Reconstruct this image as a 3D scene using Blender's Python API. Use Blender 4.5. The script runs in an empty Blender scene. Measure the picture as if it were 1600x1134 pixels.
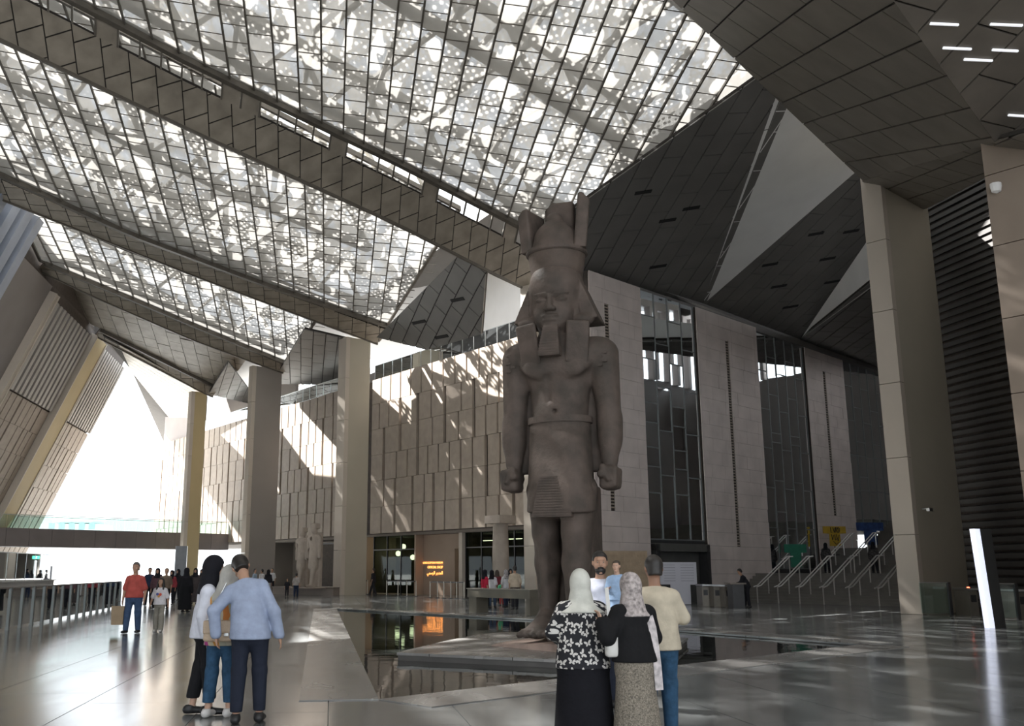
import bpy, math, random
import numpy as np
from mathutils import Vector, Matrix

# ------------------------------------------------------------------ camera, sky, sun, exposure
SC = bpy.context.scene
COL = SC.collection
FPX, PITCH, PPX, PPY, EYE = 1518.0, math.radians(12.1), 711.0, 567.0, 1.6
cam_d = bpy.data.cameras.new('camera'); cam = bpy.data.objects.new('camera', cam_d); COL.objects.link(cam)
cam_d.sensor_width = 36.0; cam_d.lens = FPX / 1600 * 36
cam_d.shift_x = (800 - PPX) / 1600
cam_d.clip_end = 2000
cam.location = (0, 0, EYE); cam.rotation_euler = (math.pi / 2 + PITCH, 0, 0)
SC.camera = cam

world = bpy.data.worlds.new('sky'); SC.world = world; world.use_nodes = True
bg = world.node_tree.nodes['Background']
bg.inputs[0].default_value = (0.90, 0.95, 1.0, 1); bg.inputs[1].default_value = 1.9

sun_d = bpy.data.lights.new('sun', 'SUN'); sun = bpy.data.objects.new('sun', sun_d); COL.objects.link(sun)
sun_d.energy = 28.0; sun_d.angle = math.radians(0.55); sun_d.color = (1.0, 0.98, 0.955)
sun.rotation_euler = Vector((-0.60, 0.28, 0.75)).to_track_quat('Z', 'Y').to_euler()

SC.view_settings.view_transform = 'Standard'; SC.view_settings.look = 'None'
SC.view_settings.gamma = 1.0; SC.view_settings.exposure = 0.55
SC.view_settings.use_curve_mapping = False
try:
    SC.cycles.transparent_max_bounces = 16; SC.cycles.max_bounces = 8
    SC.cycles.diffuse_bounces = 4; SC.cycles.glossy_bounces = 4; SC.cycles.transmission_bounces = 4
    SC.cycles.sample_clamp_indirect = 6.0
    SC.cycles.use_denoising = True
except Exception:
    pass

random.seed(4)
RNG = np.random.default_rng(4)

# ------------------------------------------------------------------ frames of the place
# the hall runs along E1 (away, to the left); E2 points to the gallery side. N(s, w, z) is the hall frame.
E1 = np.array([-.65, .76, 0.]); E1 /= np.linalg.norm(E1); E2 = np.array([E1[1], -E1[0], 0.])
def N(s, w, z=0.0): return E1 * s + E2 * w + np.array([0, 0, z])
def nave(p): return float(p @ E1), float(p @ E2), float(p[2])
_c, _s = math.cos(PITCH), math.sin(PITCH); _O = np.array([0, 0, EYE])
def ray(x, y):
    u, v = (x - PPX) / FPX, (PPY - y) / FPX
    return np.array([u, _c - v * _s, _s + v * _c])
def hit(x, y, n, k):
    d = ray(x, y); return _O + d * ((k - _O @ n) / (d @ n))
Z3 = np.array([0, 0, 1.])
def PZ(x, y, z=0.0): return hit(x, y, Z3, z)
def PS(x, y, s): return hit(x, y, E1, s)
def PW(x, y, w): return hit(x, y, E2, w)
def PD(x, y, Y): return hit(x, y, np.array([0, 1., 0]), Y)
def PP(x, y, pl): return hit(x, y, pl[0], pl[1])
def plane3(a, b, c):
    n = np.cross(b - a, c - a); n /= np.linalg.norm(n); return n, float(n @ a)
def unit(v): v = np.asarray(v, float); return v / np.linalg.norm(v)

# ------------------------------------------------------------------ materials
MATS = {}
def mat(name, col, rough=.6, var=.12, scale=3.0, bump=0.0, bscale=None, metal=0.0, spec=.5, col2=None, detail=4):
    """one procedural material: base colour mottled by noise, optional fine relief"""
    if name in MATS: return MATS[name]
    m = bpy.data.materials.new(name); m.use_nodes = True; MATS[name] = m
    nt = m.node_tree; b = nt.nodes['Principled BSDF']
    b.inputs['Roughness'].default_value = rough; b.inputs['Metallic'].default_value = metal
    b.inputs['Specular IOR Level'].default_value = spec
    tc = nt.nodes.new('ShaderNodeTexCoord'); nz = nt.nodes.new('ShaderNodeTexNoise')
    nz.inputs['Scale'].default_value = scale; nz.inputs['Detail'].default_value = detail
    nt.links.new(tc.outputs['Object'], nz.inputs['Vector'])
    rp = nt.nodes.new('ShaderNodeValToRGB'); nt.links.new(nz.outputs['Fac'], rp.inputs['Fac'])
    c = np.array(col, float); c2 = np.array(col2, float) if col2 is not None else c
    rp.color_ramp.elements[0].position = .3; rp.color_ramp.elements[1].position = .7
    rp.color_ramp.elements[0].color = (*np.clip(c * (1 - var), 0, 1), 1)
    rp.color_ramp.elements[1].color = (*np.clip(c2 * (1 + var), 0, 1), 1)
    nt.links.new(rp.outputs['Color'], b.inputs['Base Color'])
    if bump:
        n2 = nt.nodes.new('ShaderNodeTexNoise'); n2.inputs['Scale'].default_value = bscale or scale * 8
        n2.inputs['Detail'].default_value = 5; nt.links.new(tc.outputs['Object'], n2.inputs['Vector'])
        bp = nt.nodes.new('ShaderNodeBump'); bp.inputs['Strength'].default_value = bump
        bp.inputs['Distance'].default_value = .02
        nt.links.new(n2.outputs['Fac'], bp.inputs['Height']); nt.links.new(bp.outputs['Normal'], b.inputs['Normal'])
    return m
def emit(name, col, strength):
    m = bpy.data.materials.new(name); m.use_nodes = True; nt = m.node_tree
    b = nt.nodes['Principled BSDF']; b.inputs['Base Color'].default_value = (*col, 1)
    b.inputs['Emission Color'].default_value = (*col, 1); b.inputs['Emission Strength'].default_value = strength
    MATS[name] = m; return m
def glass(name, tint, refl=.25, rough=.02, blend=.25):
    """thin architectural pane: clear part lets light through, the rest mirrors"""
    m = bpy.data.materials.new(name); m.use_nodes = True; nt = m.node_tree; nt.nodes.clear()
    out = nt.nodes.new('ShaderNodeOutputMaterial'); tr = nt.nodes.new('ShaderNodeBsdfTransparent')
    gl = nt.nodes.new('ShaderNodeBsdfGlossy'); mx = nt.nodes.new('ShaderNodeMixShader'); fr = nt.nodes.new('ShaderNodeLayerWeight')
    ma = nt.nodes.new('ShaderNodeMath'); ma.operation = 'MULTIPLY_ADD'; ma.inputs[1].default_value = 1 - refl; ma.inputs[2].default_value = refl
    fr.inputs['Blend'].default_value = blend
    nt.links.new(fr.outputs['Fresnel'], ma.inputs[0]); nt.links.new(ma.outputs[0], mx.inputs['Fac'])
    tr.inputs['Color'].default_value = (*tint, 1); gl.inputs['Color'].default_value = (.9, .95, .97, 1); gl.inputs['Roughness'].default_value = rough
    nt.links.new(tr.outputs[0], mx.inputs[1]); nt.links.new(gl.outputs[0], mx.inputs[2]); nt.links.new(mx.outputs[0], out.inputs[0])
    MATS[name] = m; return m

# ------------------------------------------------------------------ mesh helpers
class G:
    """collects vertices and faces; build() links them as one mesh object"""
    def __init__(s): s.v = []; s.f = []; s.m = []; s.mi = 0
    def add(s, vs, fs):
        o = len(s.v); s.v += [tuple(map(float, q)) for q in vs]; s.f += [tuple(i + o for i in f) for f in fs]; s.m += [s.mi] * len(fs); return s
    def hexa(s, b, t):
        return s.add(list(b) + list(t), [(3, 2, 1, 0), (4, 5, 6, 7), (0, 1, 5, 4), (1, 2, 6, 5), (2, 3, 7, 6), (3, 0, 4, 7)])
    def box(s, c, d, ax=None):
        c = np.asarray(c, float); X, Y, Z = (np.eye(3) if ax is None else ax)
        h = np.asarray(d, float) / 2; q = [(-1, -1), (1, -1), (1, 1), (-1, 1)]
        return s.hexa([c + X * a * h[0] + Y * b * h[1] - Z * h[2] for a, b in q], [c + X * a * h[0] + Y * b * h[1] + Z * h[2] for a, b in q])
    def beam(s, p, q, w, h, up=Z3):
        p, q = np.asarray(p, float), np.asarray(q, float); x = unit(q - p); y = np.cross(up, x)
        y = unit(y) if np.linalg.norm(y) > 1e-4 else np.array([1., 0, 0]); z = np.cross(x, y)
        return s.box((p + q) / 2, (np.linalg.norm(q - p), w, h), (x, y, z))
    def prism(s, poly, off):
        poly = [np.asarray(q, float) for q in poly]; off = np.asarray(off, float); n = len(poly)
        return s.add(poly + [q + off for q in poly], [tuple(range(n))[::-1], tuple(range(n, 2 * n))] + [(i, (i + 1) % n, n + (i + 1) % n, n + i) for i in range(n)])
    def tube(s, pts, r, n=8, closed=True):
        pts = [np.asarray(p, float) for p in pts]; rs = r if hasattr(r, '__len__') else [r] * len(pts)
        vs, fs = [], []; up = None
        for i, p in enumerate(pts):
            t = unit(pts[min(i + 1, len(pts) - 1)] - pts[max(i - 1, 0)])
            if up is None: up = np.array([0, 0, 1.]) if abs(t[2]) < .9 else np.array([1., 0, 0])
            a = unit(np.cross(t, up)); b = np.cross(a, t); up = b
            vs += [p + (a * math.cos(k * 2 * math.pi / n) + b * math.sin(k * 2 * math.pi / n)) * rs[i] for k in range(n)]
        for i in range(len(pts) - 1):
            fs += [(i * n + k, i * n + (k + 1) % n, (i + 1) * n + (k + 1) % n, (i + 1) * n + k) for k in range(n)]
        if closed: fs += [tuple(range(n))[::-1], tuple(range((len(pts) - 1) * n, len(pts) * n))]
        return s.add(vs, fs)
    def rings(s, rings, caps=True):
        n = len(rings[0]); vs = [q for r in rings for q in r]
        fs = [(i * n + k, i * n + (k + 1) % n, (i + 1) * n + (k + 1) % n, (i + 1) * n + k) for i in range(len(rings) - 1) for k in range(n)]
        if caps: fs += [tuple(range(n))[::-1], tuple(range((len(rings) - 1) * n, len(rings) * n))]
        return s.add(vs, fs)
    def lathe(s, prof, c=(0, 0, 0), n=24):
        c = np.asarray(c, float)
        return s.rings([[c + np.array([r * math.cos(k * 2 * math.pi / n), r * math.sin(k * 2 * math.pi / n), z]) for k in range(n)] for r, z in prof])
    def build(s, name, m, parent=None, smooth=False, label=None, origin=None):
        me = bpy.data.meshes.new(name)
        vs = s.v
        if origin is not None: vs = [(a - origin[0], b - origin[1], c - origin[2]) for a, b, c in vs]
        me.from_pydata(vs, [], s.f); 
        for q in (m if isinstance(m, (list, tuple)) else [m]): me.materials.append(q)
        if any(s.m): me.polygons.foreach_set('material_index', s.m)
        if smooth: me.polygons.foreach_set('use_smooth', [True] * len(me.polygons))
        me.update()
        o = bpy.data.objects.new(name, me); COL.objects.link(o)
        if origin is not None: o.location = origin
        if parent is not None: o.parent = parent
        if label: o['label'] = label
        return o
def raw_obj(name, v, f, m, parent=None, smooth=True):
    me = bpy.data.meshes.new(name); me.from_pydata([tuple(q) for q in v], [], [tuple(q) for q in f]); me.materials.append(m)
    if smooth: me.polygons.foreach_set('use_smooth', [True] * len(me.polygons))
    me.update(); o = bpy.data.objects.new(name, me); COL.objects.link(o)
    if parent is not None: o.parent = parent
    return o
def tag(o, label=None, cat=None, group=None, kind=None):
    if label: o['label'] = label
    if cat: o['category'] = cat
    if group: o['group'] = group
    if kind: o['kind'] = kind
    return o
def thing(name, label, cat, loc=(0, 0, 0), rz=0.0, group=None):
    o = bpy.data.objects.new(name, None); COL.objects.link(o); o.location = tuple(map(float, loc)); o.rotation_euler = (0, 0, rz)
    o.empty_display_size = .2
    return tag(o, label, cat, group)
def struct(o, label=None): return tag(o, label, kind='structure')
def copy_tree(o, parent=None):
    c = o.copy(); COL.objects.link(c); c.parent = parent
    for ch in o.children: copy_tree(ch, c)
    return c

# convex polygon clipping in 2-D
def clip_half(poly, a, b):                     # keeps what lies to the left of a->b
    out = []; ax, ay = a; dx, dy = b[0] - ax, b[1] - ay
    side = [dx * (q[1] - ay) - dy * (q[0] - ax) for q in poly]
    for i in range(len(poly)):
        j = (i + 1) % len(poly); p, q, sp, sq = poly[i], poly[j], side[i], side[j]
        if sp >= 0: out.append(p)
        if sp * sq < 0:
            t = sp / (sp - sq); out.append((p[0] + (q[0] - p[0]) * t, p[1] + (q[1] - p[1]) * t))
    return out
def area2(p): return .5 * sum(p[i][0] * p[(i + 1) % len(p)][1] - p[(i + 1) % len(p)][0] * p[i][1] for i in range(len(p)))
def ccw(p): return list(p) if area2(p) > 0 else list(p)[::-1]
def clip_conv(poly, region):
    r = ccw(region)
    for i in range(len(r)):
        if len(poly) < 3: return []
        poly = clip_half(poly, r[i], r[(i + 1) % len(r)])
    return poly if len(poly) > 2 and abs(area2(poly)) > 1e-3 else []
def minus_conv(poly, hole):
    h = ccw(hole); out = []; rest = poly
    for i in range(len(h)):
        if len(rest) < 3: break
        a, b = h[i], h[(i + 1) % len(h)]
        o = clip_half(rest, b, a)
        if len(o) > 2 and abs(area2(o)) > 1e-3: out.append(o)
        rest = clip_half(rest, a, b)
    return out

def tile_cells(region, ang, du, dv, stag=.5, jitter=0):
    """bricklike grid cells (already clipped) covering a convex 2-D region; rows run along the direction ang"""
    ca, sa = math.cos(ang), math.sin(ang)
    R = [(x * ca + y * sa, -x * sa + y * ca) for x, y in region]
    u0, u1 = min(q[0] for q in R), max(q[0] for q in R); v0, v1 = min(q[1] for q in R), max(q[1] for q in R)
    out = []; j = math.floor(v0 / dv)
    while j * dv < v1:
        o = ((j * stag) % 1.0) * du + (random.uniform(-jitter, jitter) if jitter else 0)
        i = math.floor((u0 - o) / du)
        while i * du + o < u1:
            a, b = i * du + o, (i + 1) * du + o
            out.append(((a, b, j * dv, (j + 1) * dv)))
            i += 1
        j += 1
    return out, R, lambda q: (q[0] * ca - q[1] * sa, q[0] * sa + q[1] * ca)

def tile_face(parent, region, to3d, normal, m, ang, du, dv, gap=.02, thick=.05, stag=.5, name='panel', limit=290, jitter=0, tilt=0.0):
    """lays panels over a face: region in 2-D, to3d maps it to the place. Nearest 'limit' panels are objects, the rest one joined part"""
    cells, R, back = tile_cells(region, ang, du, dv, stag, jitter)
    Rc = ccw(R); items = []
    nv = np.asarray(normal, float)
    for a, b, c, d in cells:
        g = gap / 2; p = clip_conv([(a + g, c + g), (b - g, c + g), (b - g, d - g), (a + g, d - g)], Rc)
        if not p: continue
        k = random.uniform(-tilt, tilt) if tilt else 0
        q3 = [to3d(*back(q)) + nv * k for q in p]; items.append((float(np.linalg.norm(sum(q3) / len(q3) - _O)), q3))
    items.sort(key=lambda t: t[0])
    for _, q in items[:limit]:
        G().prism(q, nv * thick).build(name, m, parent)
    if items[limit:]:
        g = G()
        for _, q in items[limit:]: g.prism(q, nv * thick)
        tag(g.build(name + '_field', m, parent), kind='stuff')
    return len(items)

def plane_frame(pl, o, u):
    """2-D frame on a plane: returns to2d, to3d"""
    n = pl[0]; u = unit(u - n * (u @ n)); v = np.cross(n, u)
    return (lambda p: (float((p - o) @ u), float((p - o) @ v))), (lambda a, b: o + u * a + v * b)
# ------------------------------------------------------------------ surface materials
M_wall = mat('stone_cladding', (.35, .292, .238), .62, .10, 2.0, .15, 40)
M_slot = mat('dark_recess', (.075, .06, .05), .8, .2, 4)
M_tower = mat('tower_stone', (.64, .56, .52), .55, .10, .9, .12, 30)
M_pier = mat('pier_concrete', (.43, .39, .31), .7, .06, .35, .1, 20)
M_pier_nose = mat('pier_edge_stone', (.52, .46, .39), .6, .06, .5)
M_band = mat('brown_soffit', (.27, .235, .19), .45, .22, 1.2, .05, 12)
M_band_back = mat('soffit_backing', (.035, .03, .026), .9, .2, 2)
M_dark = mat('charcoal_soffit', (.155, .147, .137), .5, .10, .6)
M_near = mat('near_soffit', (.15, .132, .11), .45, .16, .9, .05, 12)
M_white = mat('pale_plaster', (.84, .83, .81), .8, .04, .6)
M_rib = mat('bronze_rib', (.105, .092, .075), .5, .15, 3)
M_truss = mat('truss_paint', (.42, .40, .36), .6, .06, 1)
M_gray = mat('grey_render', (.26, .235, .225), .75, .06, .5)
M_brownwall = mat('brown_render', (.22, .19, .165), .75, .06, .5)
M_steel = mat('brushed_steel', (.45, .46, .46), .3, .06, 6, metal=.9)
M_darkmetal = mat('dark_metal', (.06, .06, .062), .4, .1, 5, metal=.5)
M_glass = glass('rail_glass', (.84, .93, .91), .06)
M_facade_glass = glass('facade_glass', (.26, .31, .32), .34)
M_slat = mat('slat_metal', (.36, .335, .31), .5, .06, 1)
M_slat_blue = mat('slat_blue_grey', (.40, .44, .52), .5, .06, 1)
M_outside = mat('sunlit_ground', (.75, .73, .69), .9, .05, .2)

def floor_mat(name, c, rough, vs):
    m = mat(name, c, rough, .0, 1)
    nt = m.node_tree; b = nt.nodes['Principled BSDF']
    tc = nt.nodes.new('ShaderNodeTexCoord')
    n1 = nt.nodes.new('ShaderNodeTexNoise'); n1.inputs['Scale'].default_value = .55; n1.inputs['Detail'].default_value = 6; n1.inputs['Distortion'].default_value = 1.6
    mp = nt.nodes.new('ShaderNodeMapping'); mp.inputs['Scale'].default_value = (1.6, .5, 1); mp.inputs['Rotation'].default_value = (0, 0, .5)
    nt.links.new(tc.outputs['Object'], mp.inputs['Vector']); nt.links.new(mp.outputs[0], n1.inputs['Vector'])
    rp = nt.nodes.new('ShaderNodeValToRGB'); nt.links.new(n1.outputs['Fac'], rp.inputs['Fac'])
    rp.color_ramp.elements[0].position = .32; rp.color_ramp.elements[1].position = .68
    c = np.array(c); rp.color_ramp.elements[0].color = (*(c * (1 - vs)), 1); rp.color_ramp.elements[1].color = (*(c * (1 + vs)), 1)
    nt.links.new(rp.outputs[0], b.inputs['Base Color'])
    rr = nt.nodes.new('ShaderNodeMapRange'); rr.inputs[3].default_value = rough * .75; rr.inputs[4].default_value = rough * 1.35
    nt.links.new(n1.outputs['Fac'], rr.inputs[0]); nt.links.new(rr.outputs[0], b.inputs['Roughness'])
    b.inputs['Specular IOR Level'].default_value = .7
    return m
M_floor = floor_mat('polished_granite', (.165, .172, .17), .15, .32)
M_joint = mat('floor_joint', (.36, .36, .34), .6, .1, 2)
M_plinth = floor_mat('plinth_granite', (.20, .195, .185), .25, .25)

# perforated roof skin: a tight pattern of holes open to the sky in a pale translucent sheet
def skin_mat():
    m = bpy.data.materials.new('perforated_roof_skin'); m.use_nodes = True; nt = m.node_tree; nt.nodes.clear(); MATS['skin'] = m
    L = nt.links.new; nd = nt.nodes.new
    out = nd('ShaderNodeOutputMaterial'); tc = nd('ShaderNodeTexCoord'); mp = nd('ShaderNodeMapping')
    mp.inputs['Rotation'].default_value = (0, 0, .5); mp.inputs['Scale'].default_value = (3.6, 2.2, .01)
    vo = nd('ShaderNodeTexVoronoi'); vo.inputs['Scale'].default_value = 1.0; vo.inputs['Randomness'].default_value = .35
    L(tc.outputs['Object'], mp.inputs['Vector']); L(mp.outputs[0], vo.inputs['Vector'])
    big = nd('ShaderNodeTexNoise'); big.inputs['Scale'].default_value = .22; big.inputs['Detail'].default_value = 2; L(tc.outputs['Object'], big.inputs['Vector'])
    th = nd('ShaderNodeMapRange'); th.inputs[1].default_value = .35; th.inputs[2].default_value = .65; th.inputs[3].default_value = .12; th.inputs[4].default_value = .36
    L(big.outputs['Fac'], th.inputs[0])
    l0 = nd('ShaderNodeMath'); l0.operation = 'LESS_THAN'; L(vo.outputs['Distance'], l0.inputs[0]); L(th.outputs[0], l0.inputs[1])
    m2 = nd('ShaderNodeMapping'); m2.inputs['Rotation'].default_value = (0, 0, .9); m2.inputs['Scale'].default_value = (1.25, .5, .01); L(tc.outputs['Object'], m2.inputs['Vector'])
    v2 = nd('ShaderNodeTexNoise'); v2.inputs['Scale'].default_value = 1.0; v2.inputs['Detail'].default_value = 1.0; L(m2.outputs[0], v2.inputs['Vector'])
    g2 = nd('ShaderNodeMath'); g2.operation = 'GREATER_THAN'; L(v2.outputs['Fac'], g2.inputs[0]); g2.inputs[1].default_value = .565      # wide noise-shaped openings, added so sun dapples reach the floor
    lt = nd('ShaderNodeMath'); lt.operation = 'MAXIMUM'; L(l0.outputs[0], lt.inputs[0]); L(g2.outputs[0], lt.inputs[1])
    df = nd('ShaderNodeBsdfDiffuse'); df.inputs[0].default_value = (.55, .53, .49, 1)
    tl = nd('ShaderNodeBsdfTranslucent'); tl.inputs[0].default_value = (.62, .61, .58, 1)
    m1 = nd('ShaderNodeMixShader'); m1.inputs[0].default_value = .26; L(df.outputs[0], m1.inputs[1]); L(tl.outputs[0], m1.inputs[2])
    tr = nd('ShaderNodeBsdfTransparent'); mx = nd('ShaderNodeMixShader')
    L(lt.outputs[0], mx.inputs[0]); L(m1.outputs[0], mx.inputs[1]); L(tr.outputs[0], mx.inputs[2]); L(mx.outputs[0], out.inputs[0])
    return m
M_skin = skin_mat()
# woven wire scrim panels of the ceiling: half open, half pale metal
def scrim_mat(name, col, opening):
    m = bpy.data.materials.new(name); m.use_nodes = True; nt = m.node_tree; nt.nodes.clear(); MATS[name] = m
    L = nt.links.new; nd = nt.nodes.new
    out = nd('ShaderNodeOutputMaterial'); tc = nd('ShaderNodeTexCoord'); nz = nd('ShaderNodeTexNoise'); nz.inputs['Scale'].default_value = .6; nz.inputs['Detail'].default_value = 3
    L(tc.outputs['Object'], nz.inputs['Vector'])
    mr = nd('ShaderNodeMapRange'); mr.inputs[1].default_value = .3; mr.inputs[2].default_value = .7
    mr.inputs[3].default_value = opening - .07; mr.inputs[4].default_value = opening + .07; L(nz.outputs['Fac'], mr.inputs[0])
    df = nd('ShaderNodeBsdfDiffuse'); df.inputs[0].default_value = (*col, 1); tl = nd('ShaderNodeBsdfTranslucent'); tl.inputs[0].default_value = (*col, 1)
    m1 = nd('ShaderNodeMixShader'); m1.inputs[0].default_value = .4; L(df.outputs[0], m1.inputs[1]); L(tl.outputs[0], m1.inputs[2])
    tr = nd('ShaderNodeBsdfTransparent'); mx = nd('ShaderNodeMixShader')
    L(mr.outputs[0], mx.inputs[0]); L(m1.outputs[0], mx.inputs[1]); L(tr.outputs[0], mx.inputs[2]); L(mx.outputs[0], out.inputs[0])
    return m
M_scrim = scrim_mat('wire_scrim', (.38, .37, .35), .37)

# ------------------------------------------------------------------ floor and pool
DL = np.array([-.123, .992, 0.]); DL /= np.linalg.norm(DL); NL = np.array([DL[1], -DL[0], 0.])      # direction of the leaning wall, floor joints and ceiling ribs
ANG_L = math.atan2(DL[1], DL[0])
pool = [N(10.5, 7.7)[:2], N(11.2, 21.6)[:2], N(24.2, 24.2)[:2], N(36.6, 24.5)[:2]]
POOL = ccw([tuple(map(float, p)) for p in pool])
def floor_build():
    outer = [(-60., -20.), (60., -20.), (60., 125.), (-60., 125.)]
    g = G()
    for p in minus_conv(outer, POOL):
        g.add([(x, y, -.02) for x, y in p], [tuple(range(len(p)))])
    fl = struct(g.build('floor', M_joint), 'dark polished granite floor')
    region = [(-46., 4.5), (40., 4.5), (40., 118.), (-46., 118.)]
    cells, R, back = tile_cells(region, ANG_L, 3.0, 1.5, .37)
    Rc = ccw(R); items = []
    for a, b, c, d in cells:
        k = .006; p = clip_conv([(a + k, c + k), (b - k, c + k), (b - k, d - k), (a + k, d - k)], Rc)
        if not p: continue
        w = [back(q) for q in p]; ps = minus_conv(w, POOL)
        if not ps: continue
        cx = np.mean([q for pp in ps for q in pp], axis=0)
        x, y = cx; px = PPX + FPX * x / y
        items.append((math.hypot(x, y) + (0 if -80 < px < 1700 else 1000), ps))
    items.sort(key=lambda t: t[0])
    def put(g, ps):
        for p in ps: g.prism([(x, y, -.03) for x, y in p], (0, 0, .03))
    for _, ps in items[:290]:
        g = G(); put(g, ps); g.build('floor_slab', M_floor, fl)
    g = G()
    for _, ps in items[290:]: put(g, ps)
    tag(g.build('floor_slab_field', M_floor, fl), kind='stuff')
    return fl
FLOOR = floor_build()
# pool: basin, water, flush kerb stones
wm = mat('pool_water', (.018, .02, .018), .03, .0, 1, spec=.6)
_nt = wm.node_tree; _b = _nt.nodes['Principled BSDF']; _b.inputs['IOR'].default_value = 1.6
_w = _nt.nodes.new('ShaderNodeTexNoise'); _w.inputs['Scale'].default_value = 2.2; _tc = _nt.nodes.new('ShaderNodeTexCoord'); _bp = _nt.nodes.new('ShaderNodeBump')
_nt.links.new(_tc.outputs['Object'], _w.inputs['Vector']); _nt.links.new(_w.outputs['Fac'], _bp.inputs['Height']); _nt.links.new(_bp.outputs['Normal'], _b.inputs['Normal'])
_bp.inputs['Strength'].default_value = .05; _bp.inputs['Distance'].default_value = .05
def pool_build():
    t = thing('reflecting_pool', 'dark triangular reflecting pool sunk in the floor around the colossus', 'pool', (*np.mean(pool, axis=0), -.3))
    o = np.array(t.location)
    g = G(); P = [np.array([x, y, 0.]) for x, y in POOL]; n = len(P)
    g.add([p + (0, 0, -.45) for p in P], [tuple(range(n))])
    c = sum(P) / n
    for i in range(n):
        a, b = P[i], P[(i + 1) % n]; oa, ob = a + unit(a - c) * .25, b + unit(b - c) * .25
        g.hexa([a + (0, 0, -.45), oa + (0, 0, -.45), ob + (0, 0, -.45), b + (0, 0, -.45)], [a + (0, 0, -.031), oa + (0, 0, -.031), ob + (0, 0, -.031), b + (0, 0, -.031)])
    g.v = [tuple(np.array(v) - o) for v in g.v]; g.build('basin', mat('basin_stone', (.05, .05, .048), .5, .2, 2), t)
    w = G().add([p + (0, 0, -.045) - o for p in P], [tuple(range(n))]).build('water', wm, t)
    # kerb strips: near edge and left edge
    for i in range(n):
        a, b = P[i], P[(i + 1) % n]; d = unit(b - a); nn = np.array([d[1], -d[0], 0.])
        L = np.linalg.norm(b - a); k = max(2, int(L / 2.4)); wd = 1.0
        for j in range(k):
            p0, p1 = a + d * (L * j / k + .006), a + d * (L * (j + 1) / k - .006)
            G().prism([p0 - o + (0, 0, .001), p1 - o + (0, 0, .001), p1 + nn * wd - o + (0, 0, .001), p0 + nn * wd - o + (0, 0, .001)], (0, 0, .012)).build('kerb_stone', M_plinth, t)
    return t
POOL_T = pool_build()
ZP = .10
plat_px = [(620, 1019), (700, 1000), (752, 990), (800, 987), (1075, 996), (1020, 1037)]
plat = [PZ(x, y, ZP) for x, y in plat_px]
def platform_build():
    c = sum(plat) / len(plat); t = thing('statue_platform', 'low dark stone platform in the pool under the colossus', 'platform', (c[0], c[1], -.44))
    o = np.array(t.location); R = ccw([tuple(p[:2]) for p in plat])
    core = [np.array([x, y, -.44]) + unit(np.array([c[0] - x, c[1] - y, 0])) * .03 for x, y in R]
    G().prism([p - o for p in core], (0, 0, .44 + ZP - .05)).build('core', mat('platform_side', (.085, .08, .075), .4, .2, 2), t)
    cells, RR, back = tile_cells(R, ANG_L + .9, 1.7, 1.2, .5)
    for a, b, cc, d in cells:
        k = .008; p = clip_conv([(a + k, cc + k), (b - k, cc + k), (b - k, d - k), (a + k, d - k)], ccw(RR))
        if p: G().prism([np.array([*back(q), ZP - .05]) - o for q in p], (0, 0, .05)).build('paving_slab', M_plinth, t)
    return t
platform_build()
# sunlit ground outside the open end
struct(G().add([(-400, 118, -.05), (200, 118, -.05), (200, 600, -.05), (-400, 600, -.05)], [(0, 1, 2, 3)]).add([(-400, -20, -.05), (-60, -20, -.05), (-60, 118, -.05), (-400, 118, -.05)], [(0, 1, 2, 3)]).build('ground', M_outside), 'sunlit pale ground outside')

# ------------------------------------------------------------------ piers
def pier(s0, s1, w0, w1, z, label, zb=0.0, m=None):
    t = struct(thing('pier', label, 'pier', N((s0 + s1) / 2, (w0 + w1) / 2, zb))); o = np.array(t.location)
    g = G(); c = (s0 + s1) / 2
    def q(s, w, zz): return N(s, w, zz) - o
    g.hexa([q(s0, w0 + .35, zb), q(s1, w0 + .35, zb), q(s1, w1, zb), q(s0, w1, zb)], [q(s0, w0 + .35, z), q(s1, w0 + .35, z), q(s1, w1, z), q(s0, w1, z)])
    g.build('shaft', m or M_pier, t)
    k = max(3, int((z - zb) / 2.9)); hh = (z - zb) / k                        # stone-clad leading edge, course by course
    for i in range(k):
        a, b = zb + hh * i + .012, zb + hh * (i + 1) - .012
        G().hexa([q(s0 - .02, w0, a), q(s1 + .02, w0, a), q(s1 + .02, w0 + .34, a), q(s0 - .02, w0 + .34, a)], [q(s0 - .02, w0, b), q(s1 + .02, w0, b), q(s1 + .02, w0 + .34, b), q(s0 - .02, w0 + .34, b)]).build('edge_stone', M_pier_nose, t)
    return t
WA = lambda s: 41.5 + .083 * (s - 42.7)
pier(17.3, 18.1, 38.0, 42.4, 17.9, 'tall concrete pier standing before the grand stairs')
pier(37.6, 38.4, 37.8, 40.4, 17.6, 'concrete pier half hidden behind the colossus')
pier(57.0, 57.9, 38.4, 40.55, 18.2, 'concrete pier between the shop facade and the twin statues')
pier(69.5, 70.1, 37.8, 40.5, 18.0, 'broad brown concrete pier beside the twin statues', m=mat('brown_concrete', (.30, .27, .245), .7, .06, .4))
pier(82.0, 82.6, 38.5, 40.0, 17.7, 'ochre concrete pier where the footbridge ends', m=mat('ochre_concrete', (.50, .40, .22), .7, .05, .4))

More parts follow.
